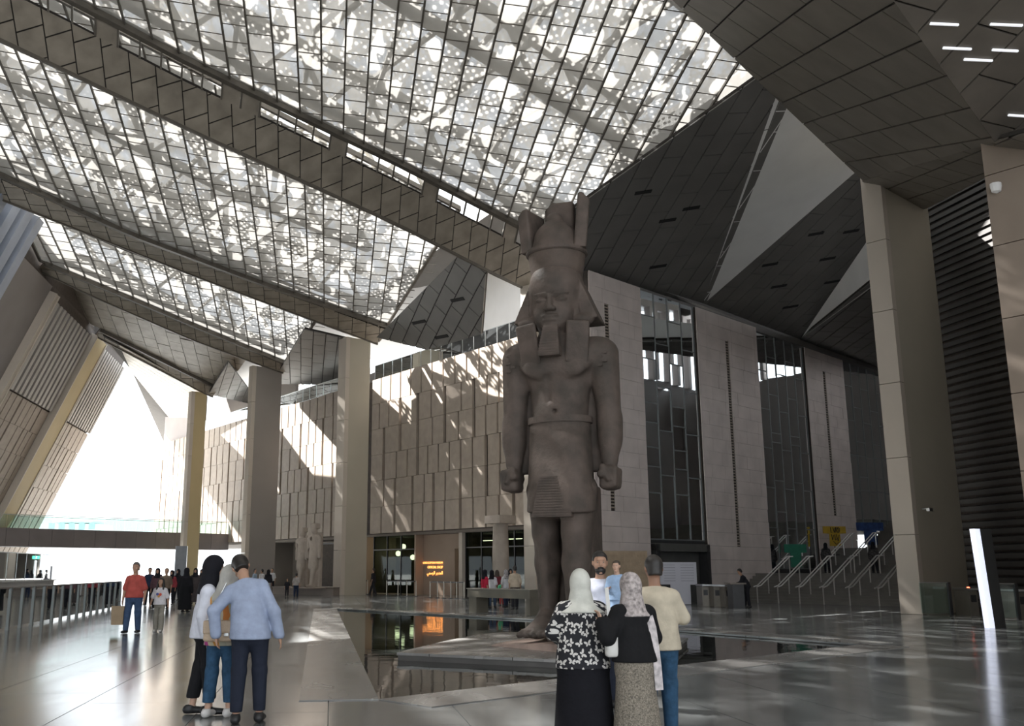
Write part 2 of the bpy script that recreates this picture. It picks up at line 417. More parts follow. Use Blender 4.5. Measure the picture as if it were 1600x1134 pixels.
# ------------------------------------------------------------------ panel walls of the gallery side
def slot_wall(parent, to3d, nrm, U, zs, tall, pw=1.35, gap=.17, thick=.22, m=None, seed=1, solid_rows=()):
    """rows of cladding panels with open vertical joints; tall = (u, width, row0, row1) deep slots"""
    r = random.Random(seed); nrm = np.asarray(nrm, float)
    for k in range(len(zs) - 1):
        z0, z1 = zs[k] + .012, zs[k + 1] - .012
        cuts = sorted([(u - w / 2, u + w / 2) for u, w, a, b in tall if a <= k <= b])
        spans = []; u = 0.0
        for a, b in cuts:
            if a > u + .1: spans.append((u, a))
            u = max(u, b)
        if U - u > .1: spans.append((u, U))
        for a, b in spans:
            n = max(1, round((b - a) / pw)); g = gap if k not in solid_rows else .03
            w = (b - a + g) / n; sh = r.uniform(-.18, .18) * (w if n > 1 else 0)
            ed = [a] + [a + w * i + sh for i in range(1, n)] + [b + g]
            for i in range(n):
                p0, p1 = ed[i], ed[i + 1] - g
                if p1 - p0 < .08: continue
                G().prism([to3d(p0, z0), to3d(p1, z0), to3d(p1, z1), to3d(p0, z1)], nrm * thick).build('cladding_panel', m or M_wall, parent)
def gallery_wall(name, label, s0, s1, zb, zt, tall, seed, rows):
    a, b = N(s0, WA(s0)), N(s1, WA(s1)); d = unit(b - a); n = np.array([d[1], -d[0], 0.]); n = n if n @ E2 < 0 else -n
    U = float(np.linalg.norm(b - a))
    back = G().hexa([a - n * .9 + Z3 * zb, b - n * .9 + Z3 * zb, b - n * .03 + Z3 * zb, a - n * .03 + Z3 * zb], [a - n * .9 + Z3 * zt, b - n * .9 + Z3 * zt, b - n * .03 + Z3 * zt, a - n * .03 + Z3 * zt]).build(name, M_slot)
    struct(back, label)
    zs = list(np.linspace(zb, zt, rows + 1))
    slot_wall(back, lambda u, z: a + d * u + Z3 * z, n, U, zs, tall, seed=seed)
    return a, b, d, n, U
# balustrade on top of a gallery wall
def balustrade(label, a, b, z, h=1.15, step=1.25, pane=True, group='glass balustrades on the gallery', post=M_steel, pw=.05, base=None):
    a = np.array([a[0], a[1], z]); b = np.array([b[0], b[1], z]); t = thing('glass_balustrade', label, 'balustrade', a, group=group)
    L = np.linalg.norm(b - a); d = (b - a) / L; n = max(1, round(L / step)); nn = np.cross(d, Z3)
    for i in range(n + 1):
        p = d * (L * i / n); G().box(p + Z3 * (h / 2), (pw, pw * .6, h), (d, nn, Z3)).build('post', post, t)
    for i in range(n):
        p, q = d * (L * i / n + pw), d * (L * (i + 1) / n - pw)
        G().box((p + q) / 2 + Z3 * (h / 2 + .03), (np.linalg.norm(q - p), .016, h - .1), (d, nn, Z3)).build('glass_pane', M_glass, t)
    G().beam(Z3 * h, d * L + Z3 * h, .05, .04).build('handrail', M_steel, t)
    return t
fa = gallery_wall('wall_shop', 'beige panelled gallery wall with deep slots above the shop', 39.5, 59.6, 4.3, 15.9,
    [(2.2, .36, 3, 4), (3.3, .3, 0, 1), (6.0, .36, 1, 2), (7.3, .36, 3, 4), (8.8, .3, 0, 1), (10.6, .36, 3, 4), (11.9, .3, 0, 1), (13.9, .36, 2, 4), (14.5, .3, 0, 1), (16.2, .36, 3, 4), (16.8, .3, 0, 1), (18.4, .36, 2, 3)], 11, 6)
balustrade('glass balustrade above the shop facade', fa[0], fa[1], 15.9)
fb = gallery_wall('wall_statues', 'beige panelled gallery wall behind the twin statues', 60.4, 77.8, 4.3, 15.9,
    [(3.5, .34, 3, 4), (5.2, .3, 0, 2), (7.0, .34, 3, 4), (9.4, .34, 1, 2), (11, .34, 3, 4), (12.6, .3, 0, 1), (14.6, .34, 2, 4), (16.2, .34, 0, 1)], 22, 6)
balustrade('glass balustrade above the twin statues', fb[0], fb[1], 15.9)
fc = gallery_wall('wall_bridge', 'beige panelled gallery wall at the footbridge landing', 78.6, 94.6, 4.3, 15.9,
    [(3.0, .3, 0, 2), (4.4, .3, 3, 4), (6.5, .3, 0, 1), (8.0, .34, 2, 4), (10.2, .3, 0, 2), (12.6, .3, 3, 4), (14.2, .3, 1, 2)], 33, 6)
balustrade('glass balustrade near the footbridge landing', fc[0], fc[1], 15.9)
fd = gallery_wall('wall_entrance', 'sunlit panelled gallery wall at the open end', 95.6, 107.2, 4.3, 15.9,
    [(2.0, .3, 3, 4), (4.0, .34, 0, 2), (6.4, .3, 4, 5), (8.2, .3, 1, 2), (10, .34, 2, 4)], 44, 6)
# lower recess walls and gallery back walls
def quadwall(name, pts, m, label, th=.25):
    p = [np.asarray(q, float) for q in pts]; n = unit(np.cross(p[1] - p[0], p[2] - p[0])); 
    return struct(G().prism(p, n * th).build(name, m), label)
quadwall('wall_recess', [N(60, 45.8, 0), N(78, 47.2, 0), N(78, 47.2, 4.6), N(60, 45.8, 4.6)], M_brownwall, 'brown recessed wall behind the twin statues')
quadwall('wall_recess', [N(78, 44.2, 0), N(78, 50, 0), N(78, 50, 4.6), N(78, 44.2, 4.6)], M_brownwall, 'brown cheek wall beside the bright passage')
quadwall('wall_gallery', [N(39, 47.5, 15.9), N(60, 49.2, 15.9), N(60, 49.2, 19.5), N(39, 47.5, 23)], M_gray, 'grey back wall of the upper gallery')
quadwall('wall_gallery', [N(60, 49.2, 15.9), N(79, 50.8, 15.9), N(79, 50.8, 18.6), N(60, 49.2, 19.5)], M_gray, 'grey back wall of the far gallery')
quadwall('wall_landing', [N(95.4, 46.3, 15.9), N(107.4, 47.3, 15.9), N(107.4, 47.3, 20.0), N(95.4, 46.3, 20.0)], M_gray, 'grey upper wall panel at the open end', .3)
quadwall('wall_landing', [N(79, 47.6, 15.9), N(95, 48.6, 15.9), N(95, 48.6, 20.), N(79, 47.6, 20.)], M_brownwall, 'brown upper wall above the footbridge landing', .3)
def slab(name, s0, s1, w0, w1, z0, z1, m, label):
    return struct(G().hexa(*[[N(s, w, z) for s, w in ((s0, w0), (s1, w0 + .083 * (s1 - s0)), (s1, w1 + .083 * (s1 - s0)), (s0, w1))] for z in (z0, z1)]).build(name, m), label)
slab('floor_gallery', 39.2, 59.6, 41.6, 48.5, 15.6, 15.88, M_gray, 'upper gallery floor slab')
slab('floor_gallery', 59.6, 107, 43.3, 50.2, 15.6, 15.88, M_gray, 'far gallery floor slab')
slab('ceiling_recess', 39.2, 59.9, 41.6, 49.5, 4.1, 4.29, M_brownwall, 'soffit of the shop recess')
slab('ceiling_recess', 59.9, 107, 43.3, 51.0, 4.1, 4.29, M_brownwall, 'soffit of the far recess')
# ------------------------------------------------------------------ stone towers and glass bays of the stair hall
SF = 31.3
def tower_top(w): return 16.45 - .026 * (w - 35.5)
def face(w, z, ds=0.0): return N(SF + ds + .018 * (w - 35), w, z)
def tower(name, label, w0, w1, slot, zb=0.0):
    back = G().hexa([face(w0, zb, .08), face(w1, zb, .08), face(w1, zb, 2.0), face(w0, zb, 2.0)], [face(w0, tower_top(w0), .08), face(w1, tower_top(w1), .08), face(w1, tower_top(w1), 2.0), face(w0, tower_top(w0), 2.0)]).build(name, M_slot)
    struct(back, label)
    r = random.Random(int(w0 * 10)); rows = 22; 
    for k in range(rows):
        zf = lambda w, kk: zb + (tower_top(w) - zb) * kk / rows
        u = w0 - r.uniform(0, .8)
        while u < w1 - .02:
            du = 1.25
            a, b = max(w0, u) + .006, min(w1, u + du) - .006; u += du
            if b - a < .05: continue
            parts = [(a, b)]
            sw, z0, z1 = slot
            zm = zf(a, k + .5)
            if z0 < zm < z1 and b > sw - .16 and a < sw + .16:
                parts = [(a, sw - .16), (sw + .16, b)]
            for pa, pb in parts:
                if pb - pa < .05: continue
                e = r.uniform(0, .012)
                G().prism([face(pa, zf(pa, k) + .006), face(pb, zf(pb, k) + .006), face(pb, zf(pb, k + 1) - .006), face(pa, zf(pa, k + 1) - .006)], -E1 * (.04 + e)).build('stone_tile', M_tower, back)
    sw, z0, z1 = slot; g = G(); z = z0
    while z < z1:
        g.box(face(sw, z + .05, -.01), (.06, .32, .07), (E1, E2, Z3)); z += .16
    tag(g.build('vent_louvre', M_wall, back), kind='stuff')
    return back
tower('wall_tower_near', 'pale stone tower wall behind the colossus', 35.6, 39.75, (36.9, 4.6, 15.2))
tower('wall_tower_middle', 'pale stone tower wall between two glass bays', 44.75, 50.95, (47.7, 2.8, 14.8))
tower('wall_tower_far', 'pale stone tower wall above the stairs', 56.6, 61.6, (58.9, 5.0, 14.2))
# side return of the near tower and shop wall end
quadwall('wall_return', [N(SF + .1, 35.65, 0), N(40.5, 41.9, 0), N(40.5, 41.9, 16.4), N(SF + .1, 35.65, 16.4)], M_tower, 'side wall of the near tower')
M_mull = mat('mullion_grey', (.17, .18, .18), .5, .06, 3)
M_lampw = emit('warm_lamp', (1.0, .86, .6), 5.0)
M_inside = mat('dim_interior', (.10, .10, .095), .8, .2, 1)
def glass_bay(idx, label, w0, w1, zb, n, seed):
    t = struct(G().hexa([face(w0, zb - .25, .1), face(w1, zb - .25, .1), face(w1, zb - .25, .4), face(w0, zb - .25, .4)], [face(w0, zb, .1), face(w1, zb, .1), face(w1, zb, .4), face(w0, zb, .4)]).build('window_%d' % idx, M_darkmetal), label)
    r = random.Random(seed); ws = np.linspace(w0, w1, n + 1)
    for i in range(n + 1):
        G().beam(face(ws[i], zb, .15), face(ws[i], tower_top(ws[i]), .15), .06, .12, E1).build('mullion', M_mull, t)
    levels = list(np.arange(zb, 16.0, 2.35))
    for i in range(n):
        off = [0, .95][i % 2]
        zz = [zb] + sorted([l + off for l in levels[1:] if l + off < 15.4] + [9.2, 6.9]) + [tower_top(ws[i]) - .02]
        zz = [zz[0]] + [zz[k] for k in range(1, len(zz)) if zz[k] - zz[k - 1] > .5 or k == len(zz) - 1]
        for k in range(len(zz) - 1):
            e = r.uniform(-.012, .012); e2 = r.uniform(-.012, .012)
            G().prism([face(ws[i] + .04, zz[k] + .03, .12 + e), face(ws[i + 1] - .04, zz[k] + .03, .12 - e), face(ws[i + 1] - .04, zz[k + 1] - .03, .12 - e + e2), face(ws[i] + .04, zz[k + 1] - .03, .12 + e + e2)], E1 * .02).build('window_pane', M_facade_glass, t)
            G().beam(face(ws[i], zz[k], .13), face(ws[i + 1], zz[k], .13), .06, .06).build('transom', M_mull, t)
    # room behind the panes
    g = G()
    for zf in ((zb, 4.6, 9.0, 12.6) if idx != 3 else (zb, 8.6, 12.6)):
        if zf >= zb: g.hexa([face(w0 - .5, zf - .25, .6), face(w1 + .5, zf - .25, .6), face(w1 + .5, zf - .25, 7), face(w0 - .5, zf - .25, 7)], [face(w0 - .5, zf, .6), face(w1 + .5, zf, .6), face(w1 + .5, zf, 7), face(w0 - .5, zf, 7)])
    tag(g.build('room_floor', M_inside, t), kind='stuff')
    if idx != 3: G().hexa([face(w0 - .5, zb, 7), face(w1 + .5, zb, 7), face(w1 + .5, zb, 7.2), face(w0 - .5, zb, 7.2)], [face(w0 - .5, 16.4, 7), face(w1 + .5, 16.2, 7), face(w1 + .5, 16.2, 7.2), face(w0 - .5, 16.4, 7.2)]).build('room_back', mat('interior_wall', (.30, .26, .19), .8, .2, .8), t)
    return t
W1 = glass_bay(1, 'tall glass bay with staggered panes beside the near tower', 39.85, 44.65, 3.2, 4, 1)
W2 = glass_bay(2, 'tall glass bay with staggered panes above the stair foot', 51.05, 56.5, 1.75, 5, 2)
W3 = glass_bay(3, 'glass bay partly behind the great pier', 61.7, 70.0, 4.5, 7, 3)
for wx, z, ln in ((41, 8.6, 1.6), (42.3, 8.6, 1.6), (43.5, 8.55, 1.2)):          # strip lights seen through the panes
    p = face(wx, z, 2.0); q = face(wx + .9, z, 4.0); tag(G().beam(p, q, .12, .06).build('strip_light', M_lampw), {41: 'warm strip light behind glass, next to the near tower', 42.3: 'warm strip light behind glass, middle of three', 43.5: 'warm strip light behind glass, next to the middle tower'}[wx], 'light', 'strip lights behind glass')
# portal under the first glass bay
pt = thing('entrance_portal', 'dark steel door portal under the first glass bay', 'portal', face(42.3, 0))
po = np.array(pt.location)
for w in (39.95, 44.3): G().hexa(*[[face(w + a, z, b) - po for a, b in ((0, -.25), (.3, -.25), (.3, .5), (0, .5))] for z in (0, 2.95)]).build('jamb', M_darkmetal, pt)
G().hexa(*[[face(w, z, b) - po for w, b in ((39.95, -.25), (44.6, -.25), (44.6, .5), (39.95, .5))] for z in (2.6, 3.0)]).build('lintel', mat('lintel_steel', (.2, .2, .19), .4, .1, 2, metal=.6), pt)
G().hexa(*[[face(w, z, b) - po for w, b in ((40.3, .3), (44.3, .3), (44.3, .4), (40.3, .4))] for z in (.0, 2.6)]).build('door_leaf', M_inside, pt)

# ------------------------------------------------------------------ grand stairs rising to the gallery side
FLIGHTS = [(46.0, 0.0, 10), (55.2, 1.5, 10), (61.5, 3.0, 14)]
def stairs():
    t = struct(thing('grand_stairs', 'wide dark stone staircase rising beyond the great pier', 'stairs', N(25, 46.0))); o = np.array(t.location)
    ms = mat('stair_stone', (.15, .14, .125), .5, .15, 1.5)
    def blk(w0, w1, z, nm):
        G().hexa(*[[N(s, w, zz) - o for s, w in ((12.8, w0), (31.2, w0), (31.4, w1), (12.8, w1))] for zz in (max(z - .5, -.02), z)]).build(nm, ms, t)
    for i, (w, z, n) in enumerate(FLIGHTS):
        for k in range(n): blk(w + .3 * k, w + .3 * (k + 1) + .04, z + .15 * (k + 1), 'step')
        w2 = FLIGHTS[i + 1][0] if i < 2 else 74.0
        blk(w + .3 * n, w2, z + .15 * n - .01, 'landing')
stairs(); STZ, STW = 5.1, 66.0
def stair_z(w):
    z = 0.0
    for a, z0, n in FLIGHTS:
        if w >= a: z = z0 + .15 * min(n, math.ceil((w - a) / .3))
    return z
M_rail = mat('pale_handrail', (.55, .53, .5), .35, .05, 5, metal=.4)
def handrail(s, wa, n, label):
    zb = stair_z(wa); zt = zb + .15 * n; wb = wa + .3 * n
    t = thing('stair_handrail', label, 'handrail', N(s, wa - .2, zb), group='handrails on the stairs'); o = np.array(t.location)
    for ds in (-.1, .1):
        G().tube([N(s + ds, wa - .35, zb + .82) - o, N(s + ds, wa, zb + .88) - o, N(s + ds, wb, zt + .88) - o, N(s + ds, wb + .3, zt + .9) - o], .035, 6).build('rail', M_rail, t)
    for k in range(4):
        w = wa - .2 + (wb - wa + .3) * k / 3; zz = stair_z(w)
        G().beam(N(s, w, zz) - o, N(s, w, zb + .85 + .5 * min(max(0, w - wa), .3 * n)) - o, .05, .05, E1).build('post', M_rail, t)
for k, s in enumerate((29.3, 28.1, 26.9, 25.6, 24.25, 22.8)):
    handrail(s, 46.0, 10, ['first', 'second', 'third', 'fourth', 'fifth', 'sixth'][k] + ' lower stair handrail counted from the middle tower')
for k, s in enumerate((30.4, 28.9, 27.4, 25.9)):
    handrail(s, 55.2, 10, ['first', 'second', 'third', 'fourth'][k] + ' upper stair handrail counted from the far tower')
quadwall('wall_stair_end', [N(10, 73, 0), N(34, 73, 0), N(34, 73, 17.5), N(10, 73, 17.5)], M_gray, 'dark wall at the head of the stairs')
_we = quadwall('wall_stair_end', [N(10, 73, 24.5), N(34, 73, 24.5), N(34, 73, 27), N(10, 73, 27)], M_dark, 'dark wall over the stair head')
for k in range(14): G().box(N(11 + k * 1.7, 73, 21), (.35, .7, 7.0), (E1, E2, Z3)).build('window_fin', M_gray, _we)

# ------------------------------------------------------------------ footbridge
def bridge():
    a, b = N(86.2, 17), N(87.2, 44.9); d = unit(b - a); n = np.cross(d, Z3); t = thing('footbridge', 'long dark footbridge spanning the bright open end', 'bridge', (*(a + b)[:2] / 2, 3.4)); o = np.array(t.location)
    L = np.linalg.norm(b - a); c = (a + b) / 2
    G().box(Z3 * .95, (L, 2.6, 1.5), (d, n, Z3)).build('deck', mat('bridge_cladding', (.16, .14, .135), .6, .12, .8), t)
    k = int(L / 1.8)
    for side in (-1, 1):
        for i in range(k):
            u = -L / 2 + L * (i + .5) / k
            G().box(d * u + n * (side * 1.32) + Z3 * .95, (L / k - .03, .05, 1.42), (d, n, Z3)).build('side_panel', mat('bridge_panel', (.17, .15, .145), .5, .1, .8), t)
            G().box(d * u + n * (side * 1.25) + Z3 * 2.25, (L / k - .03, .02, 1.05), (d, n, Z3)).build('glass_pane', M_glass, t)
        G().box(n * (side * 1.25) + Z3 * 2.8, (L, .05, .05), (d, n, Z3)).build('handrail', M_steel, t)
bridge()

# ------------------------------------------------------------------ leaning wall on the open side
LT0 = np.array([-29.6, 68., 0.])
def LW(t, z, off=0.0): return LT0 + DL * t + NL * ((z - 22.) * .42 + off) + Z3 * z
LN = unit(np.cross(DL, NL * .42 + Z3)); LN = LN if LN @ NL > 0 else -LN
def lean_wall():
    t0, t1 = -95., 26.5
    back = struct(G().prism([LW(t0, 3.2), LW(t1, 3.2), LW(t1, 22.2), LW(t0, 22.2)], -LN * .6).build('wall_left', M_slot), 'leaning outer wall of panels and slats')
    def bay(a, b, zs, seed, tall):
        slot_wall(back, lambda u, z: LW(a + u, z), LN, b - a, zs, tall, m=M_wall, seed=seed, pw=1.3)
    def slats(a, b, z0, z1, m, n, off=.0):
        w = (b - a) / n
        for i in range(n):
            u0, u1 = a + w * (i + .12), a + w * (i + .68)
            G().prism([LW(u0, z0), LW(u1, z0), LW(u1, z1), LW(u0, z1)], LN * (.45 + off)).build('slat', m, back)
    for a, b, zt in ((-95., -35., 29.5), (-35., -10., 27.), (-10., 26., 25.)):
        G().prism([LW(a, 22) - Z3 * .6, LW(b, 22) - Z3 * .6, LW(b, 22) + Z3 * (zt - 22), LW(a, 22) + Z3 * (zt - 22)], -NL * .3).build('upstand', M_slot, back)
    zs = list(np.linspace(3.2, 14.7, 7))
    bay(.9, 13.0, zs, 5, [(3., .3, 1, 3), (5., .34, 4, 5), (8.5, .3, 2, 4), (10, .3, 5, 6)])
    bay(16.9, 26.4, zs, 6, [(2., .3, 1, 2), (3.6, .3, 4, 5), (6.0, .34, 3, 4), (8., .3, 1, 2)])
    slats(.9, 13.0, 14.8, 21.4, M_slat, 12); slats(16.9, 26.4, 14.8, 21.4, M_slat, 12)
    bay(-60, -10.0, list(np.linspace(3.2, 15.2, 6)), 8, [])
    G().prism([LW(-10, 3.2), LW(0, 3.2), LW(0, 22.0), LW(-10, 22.0)], LN * .3).build('plain_panel', M_gray, back)
    slats(-26, -8.6, 15.3, 24.0, M_slat_blue, 9, .9)
    return back
lean_wall()
def lean_pier(ta, tb, label, m, out=1.1):
    t = struct(thing('leaning_pier', label, 'pier', LW((ta + tb) / 2, 0))); o = np.array(t.location)
    G().prism([LW(ta, 0, .2) - o, LW(tb, 0, .2) - o, LW(tb, 21.6, .2) - o, LW(ta, 21.6, .2) - o], LN * out).build('shaft', m, t)
    for q in (ta - .16, tb): G().prism([LW(q, 0, .2) - o, LW(q + .16, 0, .2) - o, LW(q + .16, 21.6, .2) - o, LW(q, 21.6, .2) - o], LN * (out + .08)).build('edge_trim', M_pier_nose, t)
lean_pier(13.3, 16.5, 'ochre leaning pier between two slatted bays', MATS['ochre_concrete'], .5)
lean_pier(.1, .7, 'slim pale leaning pier beside the plain grey panel', M_pier_nose, .6)

# ------------------------------------------------------------------ folded roof
def tab(ws, zs): return lambda w: float(np.interp(w, ws, zs))
V = {0: (18., tab([-25, 0, 25.2, 31.4, 37.9, 45], [27, 24., 20.82, 19.19, 17.6, 17.3])),
     1: (38.3, tab([-10, 9, 17.27, 28.78, 37.8, 45], [24.9, 22.2, 20.85, 19.22, 17.5, 17.0])),
     2: (57., tab([5, 14.3, 26.3, 40.9, 45], [24.2, 22.55, 20.4, 18.1, 17.6])),
     3: (69.5, tab([15, 19.8, 24.7, 32.4, 40.2, 45], [24.1, 22.7, 21.27, 19.3, 17.8, 17.])),
     4: (82., tab([25, 29.4, 40.1, 45], [23., 21.4, 17.5, 16.6]))}
B = {1: (36.3, tab([-10, 11.2, 16.2, 27.2, 38.2, 45], [27., 23.9, 23.04, 21.66, 19.96, 19.])),
     2: (55., tab([5, 13.7, 21.1, 29.9, 40.3, 45], [25.2, 23.3, 21.6, 20.3, 19.1, 18.7])),
     3: (68., tab([15, 21.5, 26.5, 31.6, 39.6, 45], [24.0, 22.5, 21.4, 20.2, 18.4, 17.4])),
     4: (80.8, tab([25, 29.9, 39.9, 45], [23.2, 21.6, 18.3, 17.2]))}
WL = lambda s: 21.9 + .62 * (s - 70.9)                       # left limit of the roof
ANG_R = math.atan2(float(DL @ E2), float(DL @ E1))           # rib direction in the (s, w) frame
def roof_bay(i, label, right, rise, translucent=True):
    sb, zb = B[i]; sp, _ = V[i - 1]; s0 = sp + .6
    zr = lambda s, w: zb(w) + rise * (sb - s) / (sb - s0)
    m3 = lambda s, w: N(s, w, zr(s, w))
    region = ccw([(s0, WL(s0)), (sb, WL(sb)), (sb, right[1]), (s0, right[0])])
    if translucent:
        # rib lines first: the bay's own structure object is its perimeter frame
        g = G()
        for a, b in zip(region, region[1:] + region[:1]):
            g.beam(m3(*a), m3(*b), .18, .25)
        root = struct(g.build('ceiling', M_rib), label)
        n = tile_face(root, region, m3, Z3, M_scrim, ANG_R, 1.1, 1.0, .03, .02, .37, 'scrim_panel')
        ca, sa = math.cos(ANG_R), math.sin(ANG_R); R = [(x * ca + y * sa, -x * sa + y * ca) for x, y in region]; Rc = ccw(R)
        bk = lambda q: (q[0] * ca - q[1] * sa, q[0] * sa + q[1] * ca)
        v = math.ceil(min(q[1] for q in R)); u0 = min(q[0] for q in R) - 1; u1 = max(q[0] for q in R) + 1
        cross = G()
        while v < max(q[1] for q in R):
            p = clip_conv([(u0, v - .01), (u1, v - .01), (u1, v + .01), (u0, v + .01)], Rc) if True else None
            if p:
                us = [q[0] for q in p]; a, b = min(us), max(us)
                if b - a > .3:
                    k = max(1, int((b - a) / 4)); pts = [m3(*bk((a + (b - a) * j / k, v))) for j in range(k + 1)]
                    gg = G()
                    for j in range(k): gg.beam(pts[j] - Z3 * .05, pts[j + 1] - Z3 * .05, .075, .13)
                    gg.build('rib', M_rib, root)
                    o = ((v * .37) % 1.0) * 1.1; j = math.floor((a - o) / 1.1) + 1
                    while j * 1.1 + o < b:
                        uu = j * 1.1 + o
                        cross.beam(m3(*bk((uu, v))) - Z3 * .02, m3(*bk((uu, min(v + 1, max(q[1] for q in R))))) - Z3 * .02, .026, .04); j += 1
            v += 1
        tag(cross.build('cross_bar', M_rib, root), kind='stuff')
        # trusses over the scrim
        tr = G(); smid = np.linspace(s0 + 1.5, sb - .5, 3 if sb - s0 > 13 else 2)
        rl = lambda s: np.interp(s, [s0, sb], right) - 1
        for sm in smid:
            ws = np.arange(WL(sm) + 1, rl(sm), 3.6); up = 3.0
            for a, b in zip(ws[:-1], ws[1:]):
                tr.beam(m3(sm, a) + Z3 * .7, m3(sm, b) + Z3 * .7, .55, .4); tr.beam(m3(sm, a) + Z3 * up, m3(sm, b) + Z3 * up, .5, .4)
                tr.beam(m3(sm, a) + Z3 * .7, m3(sm, (a + b) / 2) + Z3 * up, .22, .22); tr.beam(m3(sm, (a + b) / 2) + Z3 * up, m3(sm, b) + Z3 * .7, .22, .22)
                s2 = sm + (smid[1] - smid[0])
                if s2 <= sb and b < rl(s2) and a > WL(s2):
                    tr.beam(m3(sm, a) + Z3 * up, m3(s2, a) + Z3 * up, .2, .2); tr.beam(m3(sm, a) + Z3 * 1.2, m3(s2, b) + Z3 * 1.2, .2, .2)
        tag(tr.build('truss', M_truss, root), kind='stuff')
        g = G(); ks, kw = 8, 12
        for a in range(ks):
            for b in range(kw):
                q = []
                for x, y in ((a, b), (a + 1, b), (a + 1, b + 1), (a, b + 1)):
                    s = s0 - 1.2 + (sb + 2.4 - s0) * x / ks; w = WL(s) + (np.interp(s, [s0, sb], right) + .5 - WL(s)) * y / kw
                    q.append(m3(s, w) + Z3 * 3.6)
                g.add(q, [(0, 1, 2, 3)])
        g.build('roof_skin', M_skin, root)
    else:
        g = G(); ks = 8
        for a in range(ks):
            for b in range(ks):
                qd = []
                for x, y in ((a, b), (a + 1, b), (a + 1, b + 1), (a, b + 1)):
                    s = s0 + (sb - s0) * x / ks; rw = np.interp(s, [s0, sb], right); w = WL(s) + (rw - WL(s)) * y / ks; qd.append(m3(s, w) + Z3 * .16)
                g.add(qd, [(0, 1, 2, 3)])
        root = struct(g.build('ceiling', M_band_back), label)
        tile_face(root, region, m3, Z3, M_band, ANG_R, 1.5, 1.1, .04, .06, .37, 'soffit_panel', tilt=.03)
    return root
def keel(i, label, w0, w1, clear=.0):
    """the deep fold under each roof edge: clerestory strip above, brown soffit band facing the hall, blind back"""
    sv, zv = V[i]; sb, zb = B[i]; sc_ = sb + (sv - sb) * clear
    m3 = lambda s, w: N(s, w, zb(w) + (zv(w) - zb(w)) * (s - sb) / (sv - sb))
    ws = np.linspace(w0, w1, 14); g = G()
    for a, b in zip(ws[:-1], ws[1:]):
        g.add([m3(sc_, a) + Z3 * .12, m3(sc_, b) + Z3 * .12, m3(sv, b) + Z3 * .1, m3(sv, a) + Z3 * .1], [(0, 1, 2, 3)])
        if not clear: g.add([m3(sv, a), m3(sv, b), N(sv + .5, b, zb(b) + 1.4), N(sv + .5, a, zb(a) + 1.4)], [(0, 1, 2, 3)])
        else: g.add([m3(sv, a), m3(sv, b), N(sv + .4, b, zb(b) - .3), N(sv + .4, a, zb(a) - .3)], [(0, 1, 2, 3)])
    root = struct(g.build('ceiling_fold', M_band_back), label)
    tile_face(root, ccw([(sc_, w0), (sv, w0), (sv, w1), (sc_, w1)]), m3, Z3 * .5 + E1 * .5, M_band, ANG_R, .95, 1.0, .05, .05, .4, 'soffit_panel')
    if clear:
        w = w0; k = 0
        while w < w1:
            G().beam(m3(sb, w), m3(sc_, w + .3), .08, .1).build('clerestory_bar', M_rib, root)
            if k % 6 == 5 or k % 11 == 7: G().prism([m3(sb, w), m3(sb, w + .9), m3(sc_, w + 1.2), m3(sc_, w + .3)], Z3 * .05).build('clerestory_panel', M_band, root)
            w += .95; k += 1
    for a, b in zip(ws[:-1], ws[1:]):                         # edge beams: bottom nosing and upper dark girder
        G().beam(m3(sv, a), m3(sv, b), .12, .16).build('nosing', M_rib, root); G().beam(m3(sb, a) - Z3 * .05, m3(sb, b) - Z3 * .05, .3, .4).build('girder', M_rib, root)
roof_bay(1, 'wire scrim ceiling above the colossus', (36.6, 39.6), 1.3)
keel(1, 'brown fold of the ceiling nearest the colossus', WL(38), 38.6, .34)
roof_bay(2, 'wire scrim ceiling over the shop front', (33.6, 40.6), 1.6)
keel(2, 'brown fold of the ceiling over the shop front', WL(57), 41.2, .25)
roof_bay(3, 'wire scrim ceiling over the twin statues', (37.0, 40.0), 1.4)
keel(3, 'brown fold of the ceiling over the twin statues', WL(69.5) - .6, 40.6)
roof_bay(4, 'brown panelled ceiling near the footbridge', (38.5, 41.0), 1.2, False)
keel(4, 'pale fold of the ceiling at the open end', WL(82) + .5, 40.6)

def facet(name, label, px, plane, m, u_px, du, dv, gap=.06, back=M_band_back, stag=.5, lights=()):
    """an opaque folded ceiling facet: polygon of picture directions carried onto its own plane, then panelled"""
    P = [PP(x, y, plane) if not isinstance(x, np.ndarray) else x for x, y in px]
    n = plane[0]; n = n if n @ (sum(P) / len(P) - _O) > 0 else -n                # pointing away from the hall
    u = PP(*u_px[1], plane) - PP(*u_px[0], plane); o = P[0]
    to2, to3 = plane_frame((n, plane[1]), o, u)
    root = struct(G().prism([p + n * .08 for p in P], n * .12).build(name, back), label)
    if m is not None:
        reg = ccw([to2(p) for p in P])
        tile_face(root, reg, to3, n, m, 0.0, du, dv, gap, .06, stag, 'soffit_panel')
    return root, P
K1, K2 = PS(1097, 477, 31.9), PS(1250, 530, 32.1)
U1, U2, U3, U4 = PS(1218, 160, 20.0), PS(1330, 275, 21.5), PS(1385, 350, 20.6), PS(1385, 430, 21.5)
T0 = PS(905, 425, 31.9)
pF1 = plane3(T0, K1, U1)
facet('ceiling_facet', 'charcoal panelled ceiling facet rising from the near tower', [(905, 437), (1097, 489), (1245, 130), (1200, 110), (850, 360)], pF1, M_dark, ((1000, 440), (1130, 230)), 2.6, 1.0)
pW1 = plane3(K1, U1, U2)
facet('ceiling_facet', 'pale plaster triangle between the charcoal ceiling facets', [(1097, 477), (1213, 150), (1340, 266)], pW1, M_white, ((1097, 477), (1215, 165)), 30, 30)
pF2 = plane3(K1, K2, U2)
